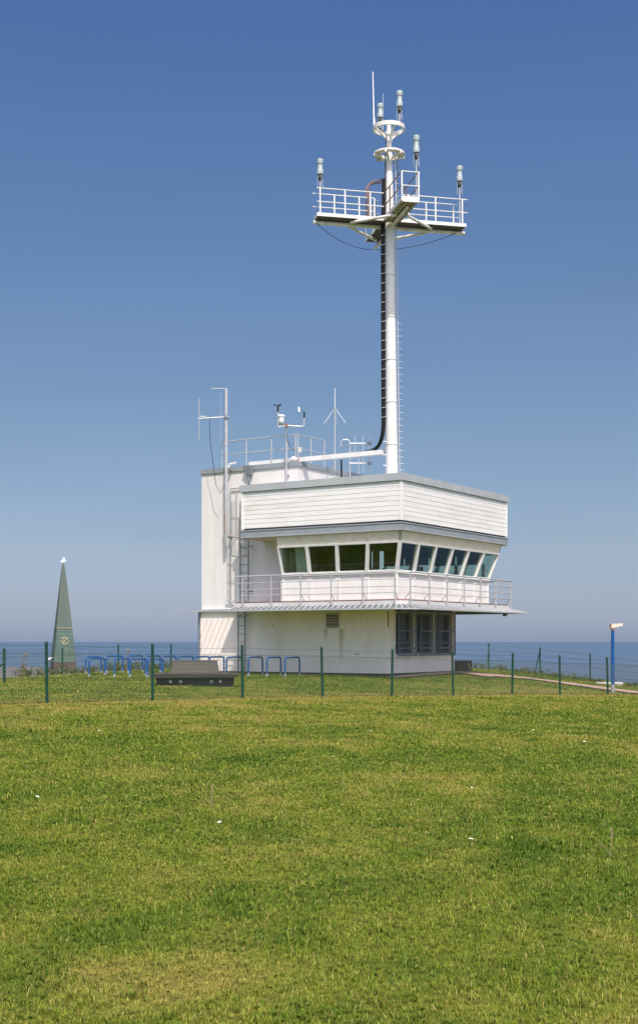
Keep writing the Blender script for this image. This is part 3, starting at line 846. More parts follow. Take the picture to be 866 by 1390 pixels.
# cable bundle: from duct, bend, up the mast's left side
cb = MB()
duct_end = (BL(.34, .95, 8.52) - MBASE)
for i in range(7):
    ox = -.235 - .055 * (i % 4) * .62; oy = -.08 + .05 * (i // 4) + .02 * (i % 3)
    pts = [duct_end + Vector((-.25 - .02 * i, .16, -.04 + .012 * i)), duct_end + Vector((.0, .0, .0 + .014 * i))]
    A = pts[-1]; Bt = Mh(8.2, ox - .02, oy)
    for t in np.linspace(.15, 1, 10):
        # quadratic bend
        Cc = Vector((Bt.x, Bt.y, A.z + .03))
        pts.append(A * (1 - t) ** 2 + Cc * 2 * t * (1 - t) + Bt * t * t)
    for hh in (10, 12, 14, 15.5, 16.5, 17.4): pts.append(Mh(hh, ox + .055 * (hh - 8.2) / 10 - (.02 if hh < 16 else -.02), oy))
    cb.tube(pts, .030, 6)
mpart(cb, 'cable_bundle', 'black')
h = 8.4
while h < 15.5:
    f = .06 * (h - 8.2) / 10
    mpart(MB().bar(Mh(h, -.37 + f, -.14), Mh(h + .03, -.18 + f, -.16), .016, .016), 'cable_clamp', 'galv', None, False); h += .36
for dh in (6.6, 7.0, 7.5): mpart(MB().bar(Mh(dh, -.33, -.08), Mh(dh, -.2, -.08), .03, .03), 'cable_clamp', 'mast', None, False)

# platform
PA = Vector((.974, .225, 0)); PB = Vector((.225, -.974, 0))
HF = 15.75
def PP(a, b, h): return Vector((mx(h), 0, h - 5.9)) + PA * a + PB * b
def deck(a0, a1, b0, b1, m, name):
    mb = MB()
    mb.hexa([PP(a0, b0, HF - .05), PP(a1, b0, HF - .05), PP(a1, b1, HF - .05), PP(a0, b1, HF - .05), PP(a0, b0, HF), PP(a1, b0, HF), PP(a1, b1, HF), PP(a0, b1, HF)])
    return mpart(mb, name, m, None, False)
w = .31
deck(-2.84, -.2, -w, w, 'grating', 'side_deck'); deck(.2, 2.90, -w, w, 'grating', 'side_deck')
dfr = deck(-w, w, .21, 2.66, 'plank', 'front_deck'); drr = deck(-w, w, -2.25, -.21, 'grating', 'rear_deck')
ribs = MB()
for b in np.arange(.45, 2.6, .3): ribs.bar(PP(-w, b, HF - .07), PP(w, b, HF - .07), .03, .04)
for a in (-w * .5, w * .5): ribs.bar(PP(a, .4, HF - .10), PP(a, 2.6, HF - .10), .04, .06)
mpart(ribs, 'deck_rib', 'plank', dfr, False)
toe = MB()
for b in (-w, w):
    for a0, a1 in ((-2.86, -.33), (.33, 2.92)): toe.bar(PP(a0, b, HF + .03), PP(a1, b, HF + .03), .03, .13)
for a in (-w, w):
    for b0, b1 in ((.4, 2.68), (-2.27, -.4)): toe.bar(PP(a, b0, HF + .03), PP(a, b1, HF + .03), .03, .13)
for a in (-2.86, 2.92): toe.bar(PP(a, -w, HF + .03), PP(a, w, HF + .03), .03, .13)
toe.bar(PP(-w, 2.68, HF + .01), PP(w, 2.68, HF + .01), .03, .2); toe.bar(PP(-w, -2.27, HF + .03), PP(w, -2.27, HF + .03), .03, .13)
mpart(toe, 'toe_board', 'mast', None, False)
bm_ = MB()
bm_.cyl(PP(-2.92, -.12, HF - .15), PP(-.1, -.12, HF - .15), .075, n=12); bm_.cyl(PP(.1, -.12, HF - .15), PP(3.0, -.12, HF - .15), .075, n=12)
bm_.cyl(PP(.0, .1, HF - .2), PP(.0, 2.3, HF - .15), .06, n=10); bm_.cyl(PP(0.12, -.1, HF - .2), PP(0.12, -2.45, HF - .2), .07, n=10)
mpart(bm_, 'support_beam', 'mastrust')
br = MB()
br.cyl(PP(-1.55, .1, HF - .12), PP(-.12, 1.35, HF - .12), .055, n=10); br.cyl(PP(1.6, .1, HF - .12), PP(.25, 1.35, HF - .12), .055, n=10)
br.cyl(PP(-1.5, -.2, HF - .2), PP(-.1, -1.55, HF - .2), .055, n=10); br.cyl(PP(1.5, -.2, HF - .2), PP(.15, -1.5, HF - .2), .05, n=10)
mpart(br, 'diagonal_brace', 'mastrust')
def guard(p0, p1, posts, hts=(1.0, .5), name='guard_rail', m='mast', r=.021):
    mb = MB()
    for hh in hts: mb.cyl(PP(p0[0], p0[1], HF + hh), PP(p1[0], p1[1], HF + hh), r, n=7)
    o = mpart(mb, name, m)
    for t in posts:
        a = p0[0] + (p1[0] - p0[0]) * t; b = p0[1] + (p1[1] - p0[1]) * t
        mpart(MB().bar(PP(a, b, HF - .04), PP(a, b, HF + 1.0), .05, .05), 'guard_post', m, o, False)
    return o
guard((-2.88, w), (-.32, w), (.05, .42, .80)); guard((-2.90, -w), (-.5, -w), (.35, .75, 1.0))
guard((.45, w), (2.98, w), (.08, .5, .92)); guard((.5, -w), (2.82, -w), (.0, .45, .92))
guard((-w, 2.66), (w + .05, 2.66), (.0, .93))
guard((-w, .45), (-w, 2.64), (.3,), (1.0, .5), 'guard_rail', 'rust', .02); guard((w, .45), (w, 2.64), (.3,), (1.0, .5), 'guard_rail', 'rust', .02)  # brown on these side rails paints their shadow side
guard((-w, -2.25), (-w, -.5), (.0, .6)); guard((w, -2.25), (w, -.5), (.0, .6))
# rear access hoops
hp = MB()
for oy in (-.25, -.55):
    pts = [PP(-.75, oy, HF + .0), PP(-.75, oy, HF + 1.35)] + [PP(-.75 + .28 * (1 - math.cos(t)), oy, HF + 1.35 + .28 * math.sin(t)) for t in np.linspace(.2, 1.5, 6)] + [PP(-.1, oy + .1, HF + 1.7)]
    hp.tube(pts, .03, 7)
mpart(hp, 'access_hoop', 'rust')
ld = MB()
for a in (-.35, .05): ld.bar(PP(a + .4, -.42, HF), PP(a + .4, -.42, HF + 2.6), .03, .03)
for hh in np.arange(.2, 2.6, .28): ld.cyl(PP(.05, -.42, HF + hh), PP(.45, -.42, HF + hh), .012, n=5)
mpart(ld, 'mast_ladder', 'dgalv', None, False)
# stay wires under the platform
for (p, q, sag) in (((-2.85, 0), (0, -2.45), .25), ((2.6, 0), (0.1, -2.45), .18)):
    a, b = PP(p[0], p[1], HF - .2), PP(q[0], q[1], HF - .28)
    pts = [a.lerp(b, t) - Vector((0, 0, sag * 4 * t * (1 - t))) for t in np.linspace(0, 1, 14)]
    mpart(MB().tube(pts, .011, 5), 'stay_wire', 'black')
# rings
rg = MB(); c1 = Mh(19.32); rg.ring(c1, .57, .07, .15, 36)
for a in (20, 110, 200, 290): rg.bar(c1 + Vector((.54 * math.cos(R(a)), .54 * math.sin(R(a)), -.03)), Mh(18.95, .1 * math.cos(R(a)), .1 * math.sin(R(a))), .06, .09)
mpart(rg, 'antenna_ring', 'mast')
rg = MB(); c2 = Mh(18.35); rg.ring(c2, .46, .26, .07, 36)
for a in (15, 75, 135, 195, 255, 315): rg.bar(c2 + Vector((.60 * math.cos(R(a)), .60 * math.sin(R(a)), -.06)), Mh(18.18, .1 * math.cos(R(a)), .1 * math.sin(R(a))), .07, .10)
mpart(rg, 'lower_ring', 'mastrust')
mpart(MB().tube([Mh(19.3, -.4, -.2), Mh(19.0, -.1, -.2), Mh(18.6, -.13, -.15), Mh(17.4, -.17, -.1)], .02, 6), 'antenna_lead', 'antdark')

# antennas
def hourglass(base, hbot, htop, label):
    """base: world point of the pole foot; antenna body between heights"""
    t = thing('hourglass_antenna', label, 'antenna', base, 0, 'hourglass antennas on the mast')
    zb = hbot + EYE - base.z; ht = htop - hbot
    MB().cyl((0, 0, 0), (0, 0, zb + .03), .026, n=8).build('support_pole', M['galv'], t)
    prof = [(.095, 0), (.118, .02), (.118, .30 * ht), (.094, .37 * ht), (.092, .66 * ht), (.112, .69 * ht), (.124, .90 * ht), (.112, ht - .02), (.07, ht)]
    MB().lathe(prof, (0, 0, zb + .05), 18).build('radome', M['antenna'], t)
    MB().lathe([(.05, -.16), (.085, -.10), (.095, .0), (.07, .05)], (0, 0, zb), 12).build('base_socket', M['antdark'], t)
    for a in (30, 120, 210, 300):
        c, s = math.cos(R(a)), math.sin(R(a))
        MB().cyl((.1 * c, .1 * s, zb), (.13 * c, .13 * s, zb - .42), .009, n=5).build('radial_rod', M['galv'], t)
    return t
mw = lambda v: v + MBASE
hourglass(mw(PP(-2.75, .27, HF - .02)), 17.20, 17.79, 'pale grey hourglass antenna at the left end of the mast platform')
hourglass(mw(PP(2.68, .27, HF - .02)), 17.38, 17.98, 'pale grey hourglass antenna at the right end of the mast platform')
hourglass(mw(PP(.24, 2.60, HF - .02)), 17.40, 18.04, 'pale grey hourglass antenna on the raised front catwalk of the mast')
hourglass(mw(c1 + Vector((-.30, .46, -.02))), 19.84, 20.40, 'lower of the two hourglass antennas on the top ring of the mast')
hourglass(mw(c1 + Vector((.38, -.40, -.02))), 19.90, 20.52, 'topmost hourglass antenna, right of the pair on the top mast ring')
wt = thing('whip_antenna', 'long thin white whip antenna rising from the left of the mast ring', 'antenna', mw(c1 + Vector((-.56, -.05, .05))))
MB().cyl((0, 0, 0), (-.045, 0, 2.06), .030, .018, 8).build('whip', M['whitegrp'], wt)
MB().cyl((0, 0, -.1), (0, 0, .30), .045, n=10).build('whip_mount', M['mast'], wt)
wt = thing('whip_antenna', 'short thin whip antenna beside the lower top antenna on the mast ring', 'antenna', mw(c1 + Vector((-.19, .52, .0))))
MB().cyl((0, 0, 0), (0, 0, 1.55), .014, .009, 7).build('whip', M['galv'], wt)
MB().cyl((0, 0, -.08), (0, 0, .15), .03, n=8).build('whip_mount', M['dgalv'], wt)

# ------------------------------------------------------------------ roof instruments
ap = thing('antenna_pole', 'tall grey pole with two-rod antenna fixed to the left wall of the tower', 'antenna', BL(-.35, 7.25, 1.345 + 4.0))
def ab(z): return z - 4.0
MB().cyl((0, 0, 0), (0, 0, ab(10.18)), .070, .062, 14).build('pole', M['galv'], ap)
MB().tube([(0.02, 0, ab(10.17)), (-.45, -.0, ab(10.17)), (-.60, -.0, ab(10.15))], .022, 7).build('top_arm', M['galv'], ap)
MB().cyl((.12, -.08, ab(9.02)), (-1.12, -.08, ab(8.94)), .026, n=8).build('boom', M['galv'], ap)
MB().cyl((-1.08, -.1, ab(8.10)), (-1.08, -.1, ab(9.74)), .016, n=7).build('antenna_rod', M['galv'], ap)
MB().cyl((-.22, -.1, ab(7.92)), (-.22, -.1, ab(10.0)), .008, n=6).build('antenna_rod', M['galv'], ap)
MB().box(-.10, .10, -.12, .05, ab(8.96), ab(9.08)).build('clamp', M['dgalv'], ap, False)
MB().box(-1.05, -.8, -.12, -.07, ab(9.0), ab(9.05)).build('matching_box', M['galv'], ap, False)
MB().tube([(-.66, -.08, ab(8.95)), (-.66, -.08, ab(8.75)), (-.64, -.05, ab(8.0)), (-.52, .03, ab(7.1)), (-.42, .1, ab(6.3)), (-.24, .02, ab(5.95)), (-.05, -.02, ab(6.3))], .012, 6).build('cable', M['black'], ap)
for z in (4.2, 6.9):
    MB().bar((0, 0, ab(z)), Vector((0, 0, ab(z))) + BX * .42, .07, .05).build('wall_bracket', M['rust'], ap, False)
MB().bar((-.04, -.05, ab(4.35)), (-.06, -.05, ab(5.1)), .05, .04).build('cable_strap', M['rust'], ap, False)

ws = thing('weather_station', 'weather mast with cup anemometer, white shield and wind vane on the roof edge', 'weather station', BL(-.12, 4.47, 1.345 + 6.2))
def wb(z): return z - 6.2
MB().cyl((0, 0, 0), (0, 0, wb(8.50)), .034, n=10).build('pole', M['galv'], ws)
for z in (6.5, 6.95): MB().bar((0, 0, wb(z)), Vector((0, 0, wb(z))) + BX * .16, .06, .05).build('wall_bracket', M['dgalv'], ws, False)
MB().tube([(-.33, -.1, wb(9.0)), (-.33, -.1, wb(8.42)), (-.30, -.1, wb(8.38)), (0, 0, wb(8.46)), (.62, .05, wb(8.43)), (.69, .05, wb(8.47)), (.70, .05, wb(8.80))], .026, 8).build('cross_arm', M['galv'], ws)
MB().cyl((-.30, -.1, wb(8.5)), (0, 0, wb(8.47)), .022, n=7).build('stay_arm', M['dgalv'], ws)
MB().box(-.07, .07, -.06, .06, wb(8.40), wb(8.53)).build('clamp', M['rust'], ws, False)
an = MB().cyl((-.33, -.1, wb(8.98)), (-.33, -.1, wb(9.22)), .035, n=10).build('anemometer', M['black'], ws)
for a in (80, 200, 320):
    c, s = math.cos(R(a)), math.sin(R(a))
    q = MB().cyl((-.33, -.1, wb(9.24)), (-.33 + .11 * c, -.1 + .11 * s, wb(9.24)), .008, n=5)
    q.lathe([(.005, -.04), (.03, -.03), (.042, 0), (.03, .03), (.005, .04)], (-.33 + .13 * c, -.1 + .13 * s, wb(9.24)), 8)
    q.build('cup', M['black'], an)
sh = MB()
sh.lathe([(.05, 0), (.09, .02), (.11, .06), (.115, .24), (.15, .26), (.15, .30), (.11, .33)], (-.20, -.1, wb(8.53)), 16)
sho = sh.build('rain_gauge', M['whitegrp'], ws)
MB().cyl((-.20, -.1, wb(8.38)), (-.20, -.1, wb(8.56)), .03, n=8).build('gauge_stem', M['galv'], sho)
vn = MB().cyl((.70, .05, wb(8.78)), (.70, .05, wb(9.0)), .034, n=10).build('wind_vane', M['black'], ws)
MB().bar((.70, .05, wb(9.03)), (.48, .0, wb(9.08)), .014, .014).build('vane_arm', M['black'], vn, False)
MB().hexa([(.55, .0, wb(9.0)), (.55, .012, wb(9.0)), (.46, .012, wb(9.02)), (.46, .0, wb(9.02)), (.52, .0, wb(9.16)), (.52, .012, wb(9.16)), (.46, .012, wb(9.22)), (.46, .0, wb(9.22))]).build('vane_fin', M['whitegrp'], vn, False)
MB().tube([(0, -.04, wb(8.4)), (.02, -.05, wb(7.9)), (.2, -.0, wb(7.55)), (.45, .1, wb(7.4))], .011, 6).build('cable', M['black'], ws)
MB().box(.44, .60, .08, .2, wb(7.42), wb(7.62)).build('junction_box', M['galv'], ws, False)

ga = thing('ground_plane_antenna', 'slim vertical antenna with two drooping rods rising behind the boarded parapet', 'antenna', BL(1.0, 2.93, 7.39))
z9 = lambda h: h + 1.345 - 7.39
MB().cyl((0, 0, 0), (0, 0, z9(9.20)), .032, .026, 9).build('pole', M['galv'], ga)
MB().cyl((0, 0, z9(9.16)), (0, 0, z9(9.94)), .016, .011, 7).build('whip', M['whitegrp'], ga)
MB().cyl((0, 0, z9(9.12)), (0, 0, z9(9.26)), .045, n=10).build('hub', M['galv'], ga)
for dx, dy in ((-.42, .05), (.42, -.1), (.1, .42)):
    MB().cyl((0, 0, z9(9.18)), (dx, dy, z9(8.56)), .010, n=6).build('radial_rod', M['whitegrp'], ga)
MB().box(-.16, .14, -.06, .06, z9(6.58), z9(6.68)).build('clamp', M['dgalv'], ga, False)

fa = thing('frame_antenna', 'small rod antenna array with a hooked pipe behind the parapet, left of the mast', 'antenna', BL(1.66, 2.64, 7.39))
MB().tube([(0, 0, 0), (0, 0, z9(7.86)), (-.03, 0, z9(7.93)), (-.1, 0, z9(7.98)), (-.25, 0, z9(7.98)), (-.33, 0, z9(7.93)), (-.36, 0, z9(7.85)), (-.36, 0, z9(7.72))], .026, 8).build('hook_pipe', M['galv'], fa)
for h in (7.83, 7.04): MB().cyl((-.02, -.03, z9(h)), (.80, -.03, z9(h)), .022, n=7).build('boom', M['galv'], fa)
for x, a, b in ((.20, 7.5, 8.14), (.52, 6.7, 8.16), (.78, 6.6, 8.18), (.34, 6.6, 7.5)): MB().cyl((x, -.05, z9(a)), (x, -.05, z9(b)), .018, n=6).build('antenna_rod', M['galv'], fa)
for h in (7.83, 7.04): MB().box(.70, .86, -.09, .0, z9(h - .06), z9(h + .06)).build('clamp', M['dgalv'], fa, False)
MB().cyl((-.32, .1, 0), (-.34, .1, z9(7.2)), .035, n=8).build('black_hose', M['black'], fa)
rb = thing('roof_float', 'small white and orange buoy lying on the stair tower roof edge', 'buoy', BL(.15, 4.3, 8.385))
MB().lathe([(.03, 0), (.10, .03), (.14, .10), (.12, .18), (.05, .22)], (0, 0, 0), 12).build('float_body', M['whitegrp'], rb)
MB().lathe([(.03, 0), (.06, .02), (.07, .12), (.02, .18)], (.2, 0, 0.02), 8).build('orange_end', mat('orange_float', (.5, .15, .04), .6), rb)

# ------------------------------------------------------------------ fences
def post_mb(h, r=.036):
    mb = MB(); mb.cyl((0, 0, -.15), (0, 0, h), r, n=9); mb.cyl((0, 0, h), (0, 0, h + .03), r * 1.25, r * .8, 9); return mb
ff = thing('chain_link_fence', 'green chain-link fence in front of the tower, running right across the lawn', 'fence', (FENCE[2][0], FENCE[2][1], gz(*FENCE[2])))
fo = ff.location.copy()
for i, (x, y) in enumerate(FENCE):
    po = post_mb(1.34).build('fence_post', M['green'], ff)
    po.location = Vector((x, y, gz(x, y))) - fo
    po.rotation_euler = (R(random.uniform(-1.5, 1.5)), R(random.uniform(-1.8, 1.2)), 0)
for i in range(len(FENCE) - 1):
    a = Vector((*FENCE[i], gz(*FENCE[i]))); b = Vector((*FENCE[i + 1], gz(*FENCE[i + 1]))); L_ = (b - a).xy.length
    mb = MB(); Hm = 1.10; sp = .088; rw = .0034
    def pt(u, z, off): 
        t = u / L_; p = a.lerp(b, t); n = Vector((b.y - a.y, a.x - b.x, 0)).normalized() * off
        return p - fo + Vector((0, 0, z + .03)) + n
    k = int((L_ + Hm) / sp) + 1
    for q in range(k):
        for sgn in (1, -1):
            u0 = q * sp - Hm; u1 = u0 + Hm; z0, z1 = 0, Hm
            if u0 < 0: z0 = -u0; u0 = 0
            if u1 > L_: z1 = Hm - (u1 - L_); u1 = L_
            if z1 - z0 < .05: continue
            if sgn < 0: p0, p1 = pt(L_ - u0, z0, .003), pt(L_ - u1, z1, .003)
            else: p0, p1 = pt(u0, z0, -.003), pt(u1, z1, -.003)
            mb.cyl(p0, p1, rw, n=3, cap=False)
    mb.build('mesh_panel', M['wire'], ff)
    wmb = MB()
    for z in (.02, .55, 1.10, 1.28):
        wmb.tube([pt(L_ * t, z - .03 - (.02 * 4 * t * (1 - t) if z > 1.2 else 0), .03) for t in (0, .25, .5, .75, 1)], .0035, 4)
    wmb.build('strand_wire', M['green'], ff)

def back_fence(label, pts, braces):
    o0 = Vector((*pts[0], gz(*pts[0])))
    t = thing('wire_fence', label, 'fence', o0)
    for i, (x, y) in enumerate(pts):
        po = post_mb(1.33, .040).build('fence_post', M['green'], t); po.location = Vector((x, y, gz(x, y))) - o0
        if i in braces:
            for (dx, dy) in braces[i]:
                MB().cyl(Vector((x, y, gz(x, y) + 1.2)) - o0, Vector((x + dx, y + dy, gz(x + dx, y + dy) - .05)) - o0, .026, n=8).build('brace', M['green'], t)
    for p, q in zip(pts[:-1], pts[1:]):
        wmb = MB()
        for z in (.3, .65, .98, 1.26):
            wmb.cyl(Vector((*p, gz(*p) + z)) - o0, Vector((*q, gz(*q) + z)) - o0, .0055, n=4)
        wmb.build('strand_wire', M['wire'], t)
    return t
back_fence('green wire fence along the cliff edge left of the tower', [(-16.2, 55.5), (-14.2, 58.6), (-12.15, 61.4), (-9.95, 64.3), (-7.6, 66.6), (-4.8, 68.0), (-1.8, 68.6)], {})
back_fence('green wire fence with braced posts along the cliff edge right of the tower', [(3.0, 69.3), (6.0, 69.0), (8.9, 68.0), (11.25, 66.0), (13.3, 63.6), (15.6, 61.4), (18.4, 60)], {2: [(-.22, -.5)], 3: [(-.20, .5)]})
def side_fence():
    pts = [(-10.95, 45.2), (-12.5, 42.6), (-14, 40)]
    o0 = Vector((*pts[0], gz(*pts[0])))
    t = thing('corner_fence', 'braced end post of a green fence at the left edge', 'fence', o0)
    for (x, y) in pts:
        po = post_mb(.98, .03).build('fence_post', M['green'], t); po.location = Vector((x, y, gz(x, y))) - o0
    po = post_mb(1.25, .03).build('fence_post', M['green'], t); x, y = -11.95, 49.1; po.location = Vector((x, y, gz(x, y))) - o0
    MB().cyl(Vector((pts[0][0], pts[0][1], gz(*pts[0]) + .72)) - o0, Vector((pts[0][0] - .95, pts[0][1] - 1.0, gz(*pts[0]) + .02)) - o0, .045, n=8).build('brace', M['green'], t)
    wmb = MB()
    for p, q in zip(pts[:-1], pts[1:]):
        for z in (.1, .5, .9): wmb.cyl(Vector((*p, gz(*p) + z)) - o0, Vector((*q, gz(*q) + z)) - o0, .005, n=4)
    wmb.build('strand_wire', M['wire'], t)
side_fence()

# ------------------------------------------------------------------ bicycle hoops
def hoop_proto(label):
    t = thing('bicycle_hoop', label, 'bike rack', (0, 0, 0), 0, 'blue bicycle hoops beside the tower')
    hw, h, r = .47, .70, .12
    pts = [(-hw, 0, .10), (-hw, 0, h - r)] + [(-hw + r - r * math.cos(a), 0, h - r + r * math.sin(a)) for a in np.linspace(.25, math.pi / 2, 5)]
    pts += [(hw - r + r * math.sin(a), 0, h - r + r * math.cos(a)) for a in np.linspace(0, math.pi / 2 - .25, 5)] + [(hw, 0, h - r), (hw, 0, .10)]
    MB().tube(pts, .034, 10).build('hoop', M['blue'], t)
    for x in (-hw, hw):
        f = MB(); f.cyl((x, 0, -.08), (x, 0, .13), .032, n=10); f.cyl((x, 0, -.02), (x, 0, .02), .075, n=12); f.build('foot', M['steel'], t)
    return t
ORD = ['rightmost', 'second from the right', 'third from the right', 'fourth from the right', 'fifth from the right', 'sixth from the right', 'seventh from the right', 'eighth from the right', 'ninth from the right', 'tenth from the right', 'eleventh from the right', 'leftmost']
rows = [(-1.25, [3.417, 4.28, 5.15, 6.17, 7.05, 7.78, 8.62, 9.47, 10.3, 11.26, 12.4, 13.6], 'row along the tower wall'),
        (-3.2, [8.55, 9.45, 10.25, 11.6], 'front row behind the bench')]
proto = None
for r_, us, rowname in rows:
    for k, u in enumerate(us):
        p = BL(r_, u)
        od = ORD[k] if len(us) > 4 else ['rightmost', 'second from the right', 'second from the left', 'leftmost'][k]
        lab = 'blue bicycle hoop, %s in the %s' % (od, rowname)
        if proto is None: proto = hoop_proto(lab); o = proto
        else: o = copy_tree(proto); o['label'] = lab
        o.location = (p.x, p.y, gz(p.x, p.y)); o.rotation_euler = (R(random.uniform(-1, 1)), R(random.uniform(-1, 1)), BA + R(random.uniform(-4, 4)))

# ------------------------------------------------------------------ low platform bench on the lawn
bx, by = -3.69, 38.6
pb = thing('platform_bench', 'low dark bench with plank deck and grey raised back on black blocks', 'bench', (bx, by, gz(bx, by) - .01), R(3))
for (x0, x1, dd) in ((-1.14, 1.18, (-.70, -.40, .50, .76)),):
    q = MB(); q.hexa([(x0 + .05, -.42, -.05), (x1 - .05, -.42, -.05), (x1 - .05, .42, -.05), (x0 + .05, .42, -.05), (x0, -.46, .33), (x1, -.46, .33), (x1, .46, .33), (x0, .46, .33)])
    bo = q.build('base_block', M['rubber'], pb, False)
    for x in dd:
        MB().cyl((x, -.42, .15), (x, -.49, .15), .050, .04, 12).build('round_fitting', M['disc'], bo)
dk = MB()
for i in range(6):
    y = -.62 + i * .21
    dk.box(-1.3 + .02 * (i % 2), 1.3 - .03 * (i % 3), y, y + .19, .335, .385)
dk.box(-1.27, 1.27, -.60, -.56, .27, .333)
dk.build('plank_deck', M['deck'], pb, False)
sk = MB()
for i in range(3):
    z0, z1, e = .39 + i * .115, .50 + i * .115, .02 * i
    sk.hexa([(-.72 + e, -.02 + e, z0), (.70 - e, -.02 + e, z0), (.70 - e, .56, z0), (-.72 + e, .56, z0), (-.71 + e, -.01 + e, z1), (.69 - e, -.01 + e, z1), (.69 - e, .55, z1), (-.71 + e, .55, z1)])
for i in range(4): sk.box(-.69, .67, .02 + i * .14, .15 + i * .14, .737, .765)
sk.build('raised_back', M['greyplank'], pb, False)

# dark crate beside the wall
cx, cy = 6.02, 54.1
cr = thing('dark_crate', 'black storage crate standing beside the right end of the tower', 'crate', (cx, cy, gz(cx, cy)), R(12))
MB().box(-.30, .28, -.28, .28, -.05, .42).build('crate_body', M['crate'], cr, False)
MB().box(-.32, .30, -.30, .30, .425, .475).build('crate_lid', M['crate'], cr, False)
MB().bar((.10, -.285, .4), (.24, -.285, .05), .03, .01, up=(0, 1, 0)).build('strap', M['yellow'], cr, False)
for z in (.1, .28): MB().bar((-.30, -.29, z), (.09, -.29, z), .02, .03).build('crate_rib', M['rubber'], cr, False)

# street lamp
lx_, ly_ = 11.1, 49.0
lm = thing('street_lamp', 'short blue lamp post with cream head beside the path', 'street lamp', (lx_, ly_, gz(lx_, ly_)))
MB().cyl((0, 0, .30), (0, 0, 2.36), .066, .060, 14).build('post', M['bluelamp'], lm)
MB().cyl((0, 0, -.1), (0, 0, .30), .080, .076, 14).build('base_sleeve', M['steel'], lm)
MB().cyl((0, 0, 2.36), (0, 0, 2.44), .07, .06, 12).build('neck', M['lampbrown'], lm)
hdm = MB()
hdm.hexa([(-.07, -.085, 2.43), (.36, -.06, 2.52), (.36, .06, 2.52), (-.07, .085, 2.43), (-.05, -.065, 2.60), (.38, -.045, 2.62), (.38, .045, 2.62), (-.05, .065, 2.60)])
ho = hdm.build('lamp_head', M['lampwhite'], lm, False)
MB().box(-.10, -.06, -.075, .075, 2.44, 2.59).build('head_end_cap', M['lampbrown'], ho, False)
mb = MB(); mb.quad((.02, -.06, 2.443), (.34, -.05, 2.509), (.34, .05, 2.509), (.02, .06, 2.443)); mb.build('lens', M['disc'], ho, False)

# low white slab at the edge
wx, wy = 13.35, 59.6
wsb = thing('low_wall', 'low white concrete slab wall beyond the path near the lamp', 'wall', (wx, wy, gz(wx, wy)), R(-3))
MB().box(-.6, .6, -.16, .16, .03, .12).build('wall_top', M['concrete'], wsb, False)
for x in (-.45, .42): MB().box(x - .1, x + .1, -.13, .13, -.2, .028).build('wall_foot', M['concrete'], wsb, False)

# ------------------------------------------------------------------ church
chx, chy = -49.3, 250.0
CHZ = -9.6
ch = thing('church_tower', 'slender green copper church spire with gilded clock far beyond the fence', 'church', (chx, chy, CHZ), R(21))
S = 250 / 1760.0
zb = EYE - 29 * S          # copper starts
zt = EYE + 105 * S         # tip
zg = EYE + 17 * S          # gold band
hb = 2.12
def half(z): return .16 + (hb - .16) * ((zt - z) / (zt - zb)) ** .92
br = MB(); br.box(-hb * 1.0, hb * 1.0, -hb * 1.0, hb * 1.0, -2, zb - CHZ - .02); br.build('brick_tower', M['brick'], ch, False)
def frus(za, zb_, steps, ex=0):
    mb = MB(); zz = np.linspace(za, zb_, steps + 1); k = 0
    for z in zz:
        h_ = half(z) + ex
        mb.v += [(-h_, -h_, z - CHZ), (h_, -h_, z - CHZ), (h_, h_, z - CHZ), (-h_, h_, z - CHZ)]
    for i in range(steps):
        for q in range(4):
            j = (q + 1) % 4
            mb.f.append((i * 4 + q, i * 4 + j, i * 4 + 4 + j, i * 4 + 4 + q))
    mb.f.append((3, 2, 1, 0)); n = steps * 4; mb.f.append((n, n + 1, n + 2, n + 3))
    return mb
ls = frus(zb, zg, 6); lso = ls.build('lower_spire', M['copper'], ch, False)
us_ = frus(zg + .01, zt, 8).build('upper_spire', M['copperdark'], ch, False)
seam = MB()
for z in np.arange(zb + .6, zg - .2, .75):
    h_ = half(z) + .008
    for s1, s2 in (((-h_, -h_), (h_, -h_)), ((-h_, h_), (-h_, -h_))): seam.bar((*s1, z - CHZ), (*s2, z - CHZ), .04, .04)
seam.build('sheet_seams', mat('seam_dark', (.11, .14, .125), .8), lso, False)
seam = MB()
for t in (-.5, 0, .5):
    a = Vector((half(zg) * t, -half(zg) - .01, zg - CHZ)); b = Vector((half(zt) * t, -half(zt) - .01, zt - CHZ - 1)); seam.bar(a, b, .05, .05)
seam.build('sheet_seams', bpy.data.materials['seam_dark'], us_, False)
gb = MB(); h_ = half(zg) + .05
for a, b in (((-h_, -h_), (h_, -h_)), ((h_, -h_), (h_, h_)), ((h_, h_), (-h_, h_)), ((-h_, h_), (-h_, -h_))): gb.bar((*a, zg - CHZ), (*b, zg - CHZ), .14, .09)
gb.build('gilded_band', M['gold'], ch, False)
zc = EYE - 0 * S + .0
yc = -half(zc) - .10
tilt = math.atan((half(zc - .5) - half(zc + .5)))
ck = MB()
for i in range(12):
    a = R(30 * i); r0, r1 = .48, .76 
    d = Vector((math.sin(a), 0, math.cos(a)))
    f = lambda v: Vector((v.x, yc + v.z * math.tan(tilt), zc - CHZ + v.z))
    ck.bar(f(d * r0), f(d * r1), .14, .05, up=(0, 1, 0))
cko = ck.build('clock', M['gold'], ch, False)
hn = MB()
for a, l in ((40, .62), (222, .45)):
    d = Vector((math.sin(R(a)), 0, math.cos(R(a)))); hn.bar(f(d * -.12), f(d * l), .10, .05, up=(0, 1, 0))
hn.build('clock_hands', M['gold'], cko, False)
bv = MB()
bv.cyl((0, 0, zt - CHZ - .1), (0, 0, zt - CHZ + .5), .05, n=6)
z = zt - CHZ + .35
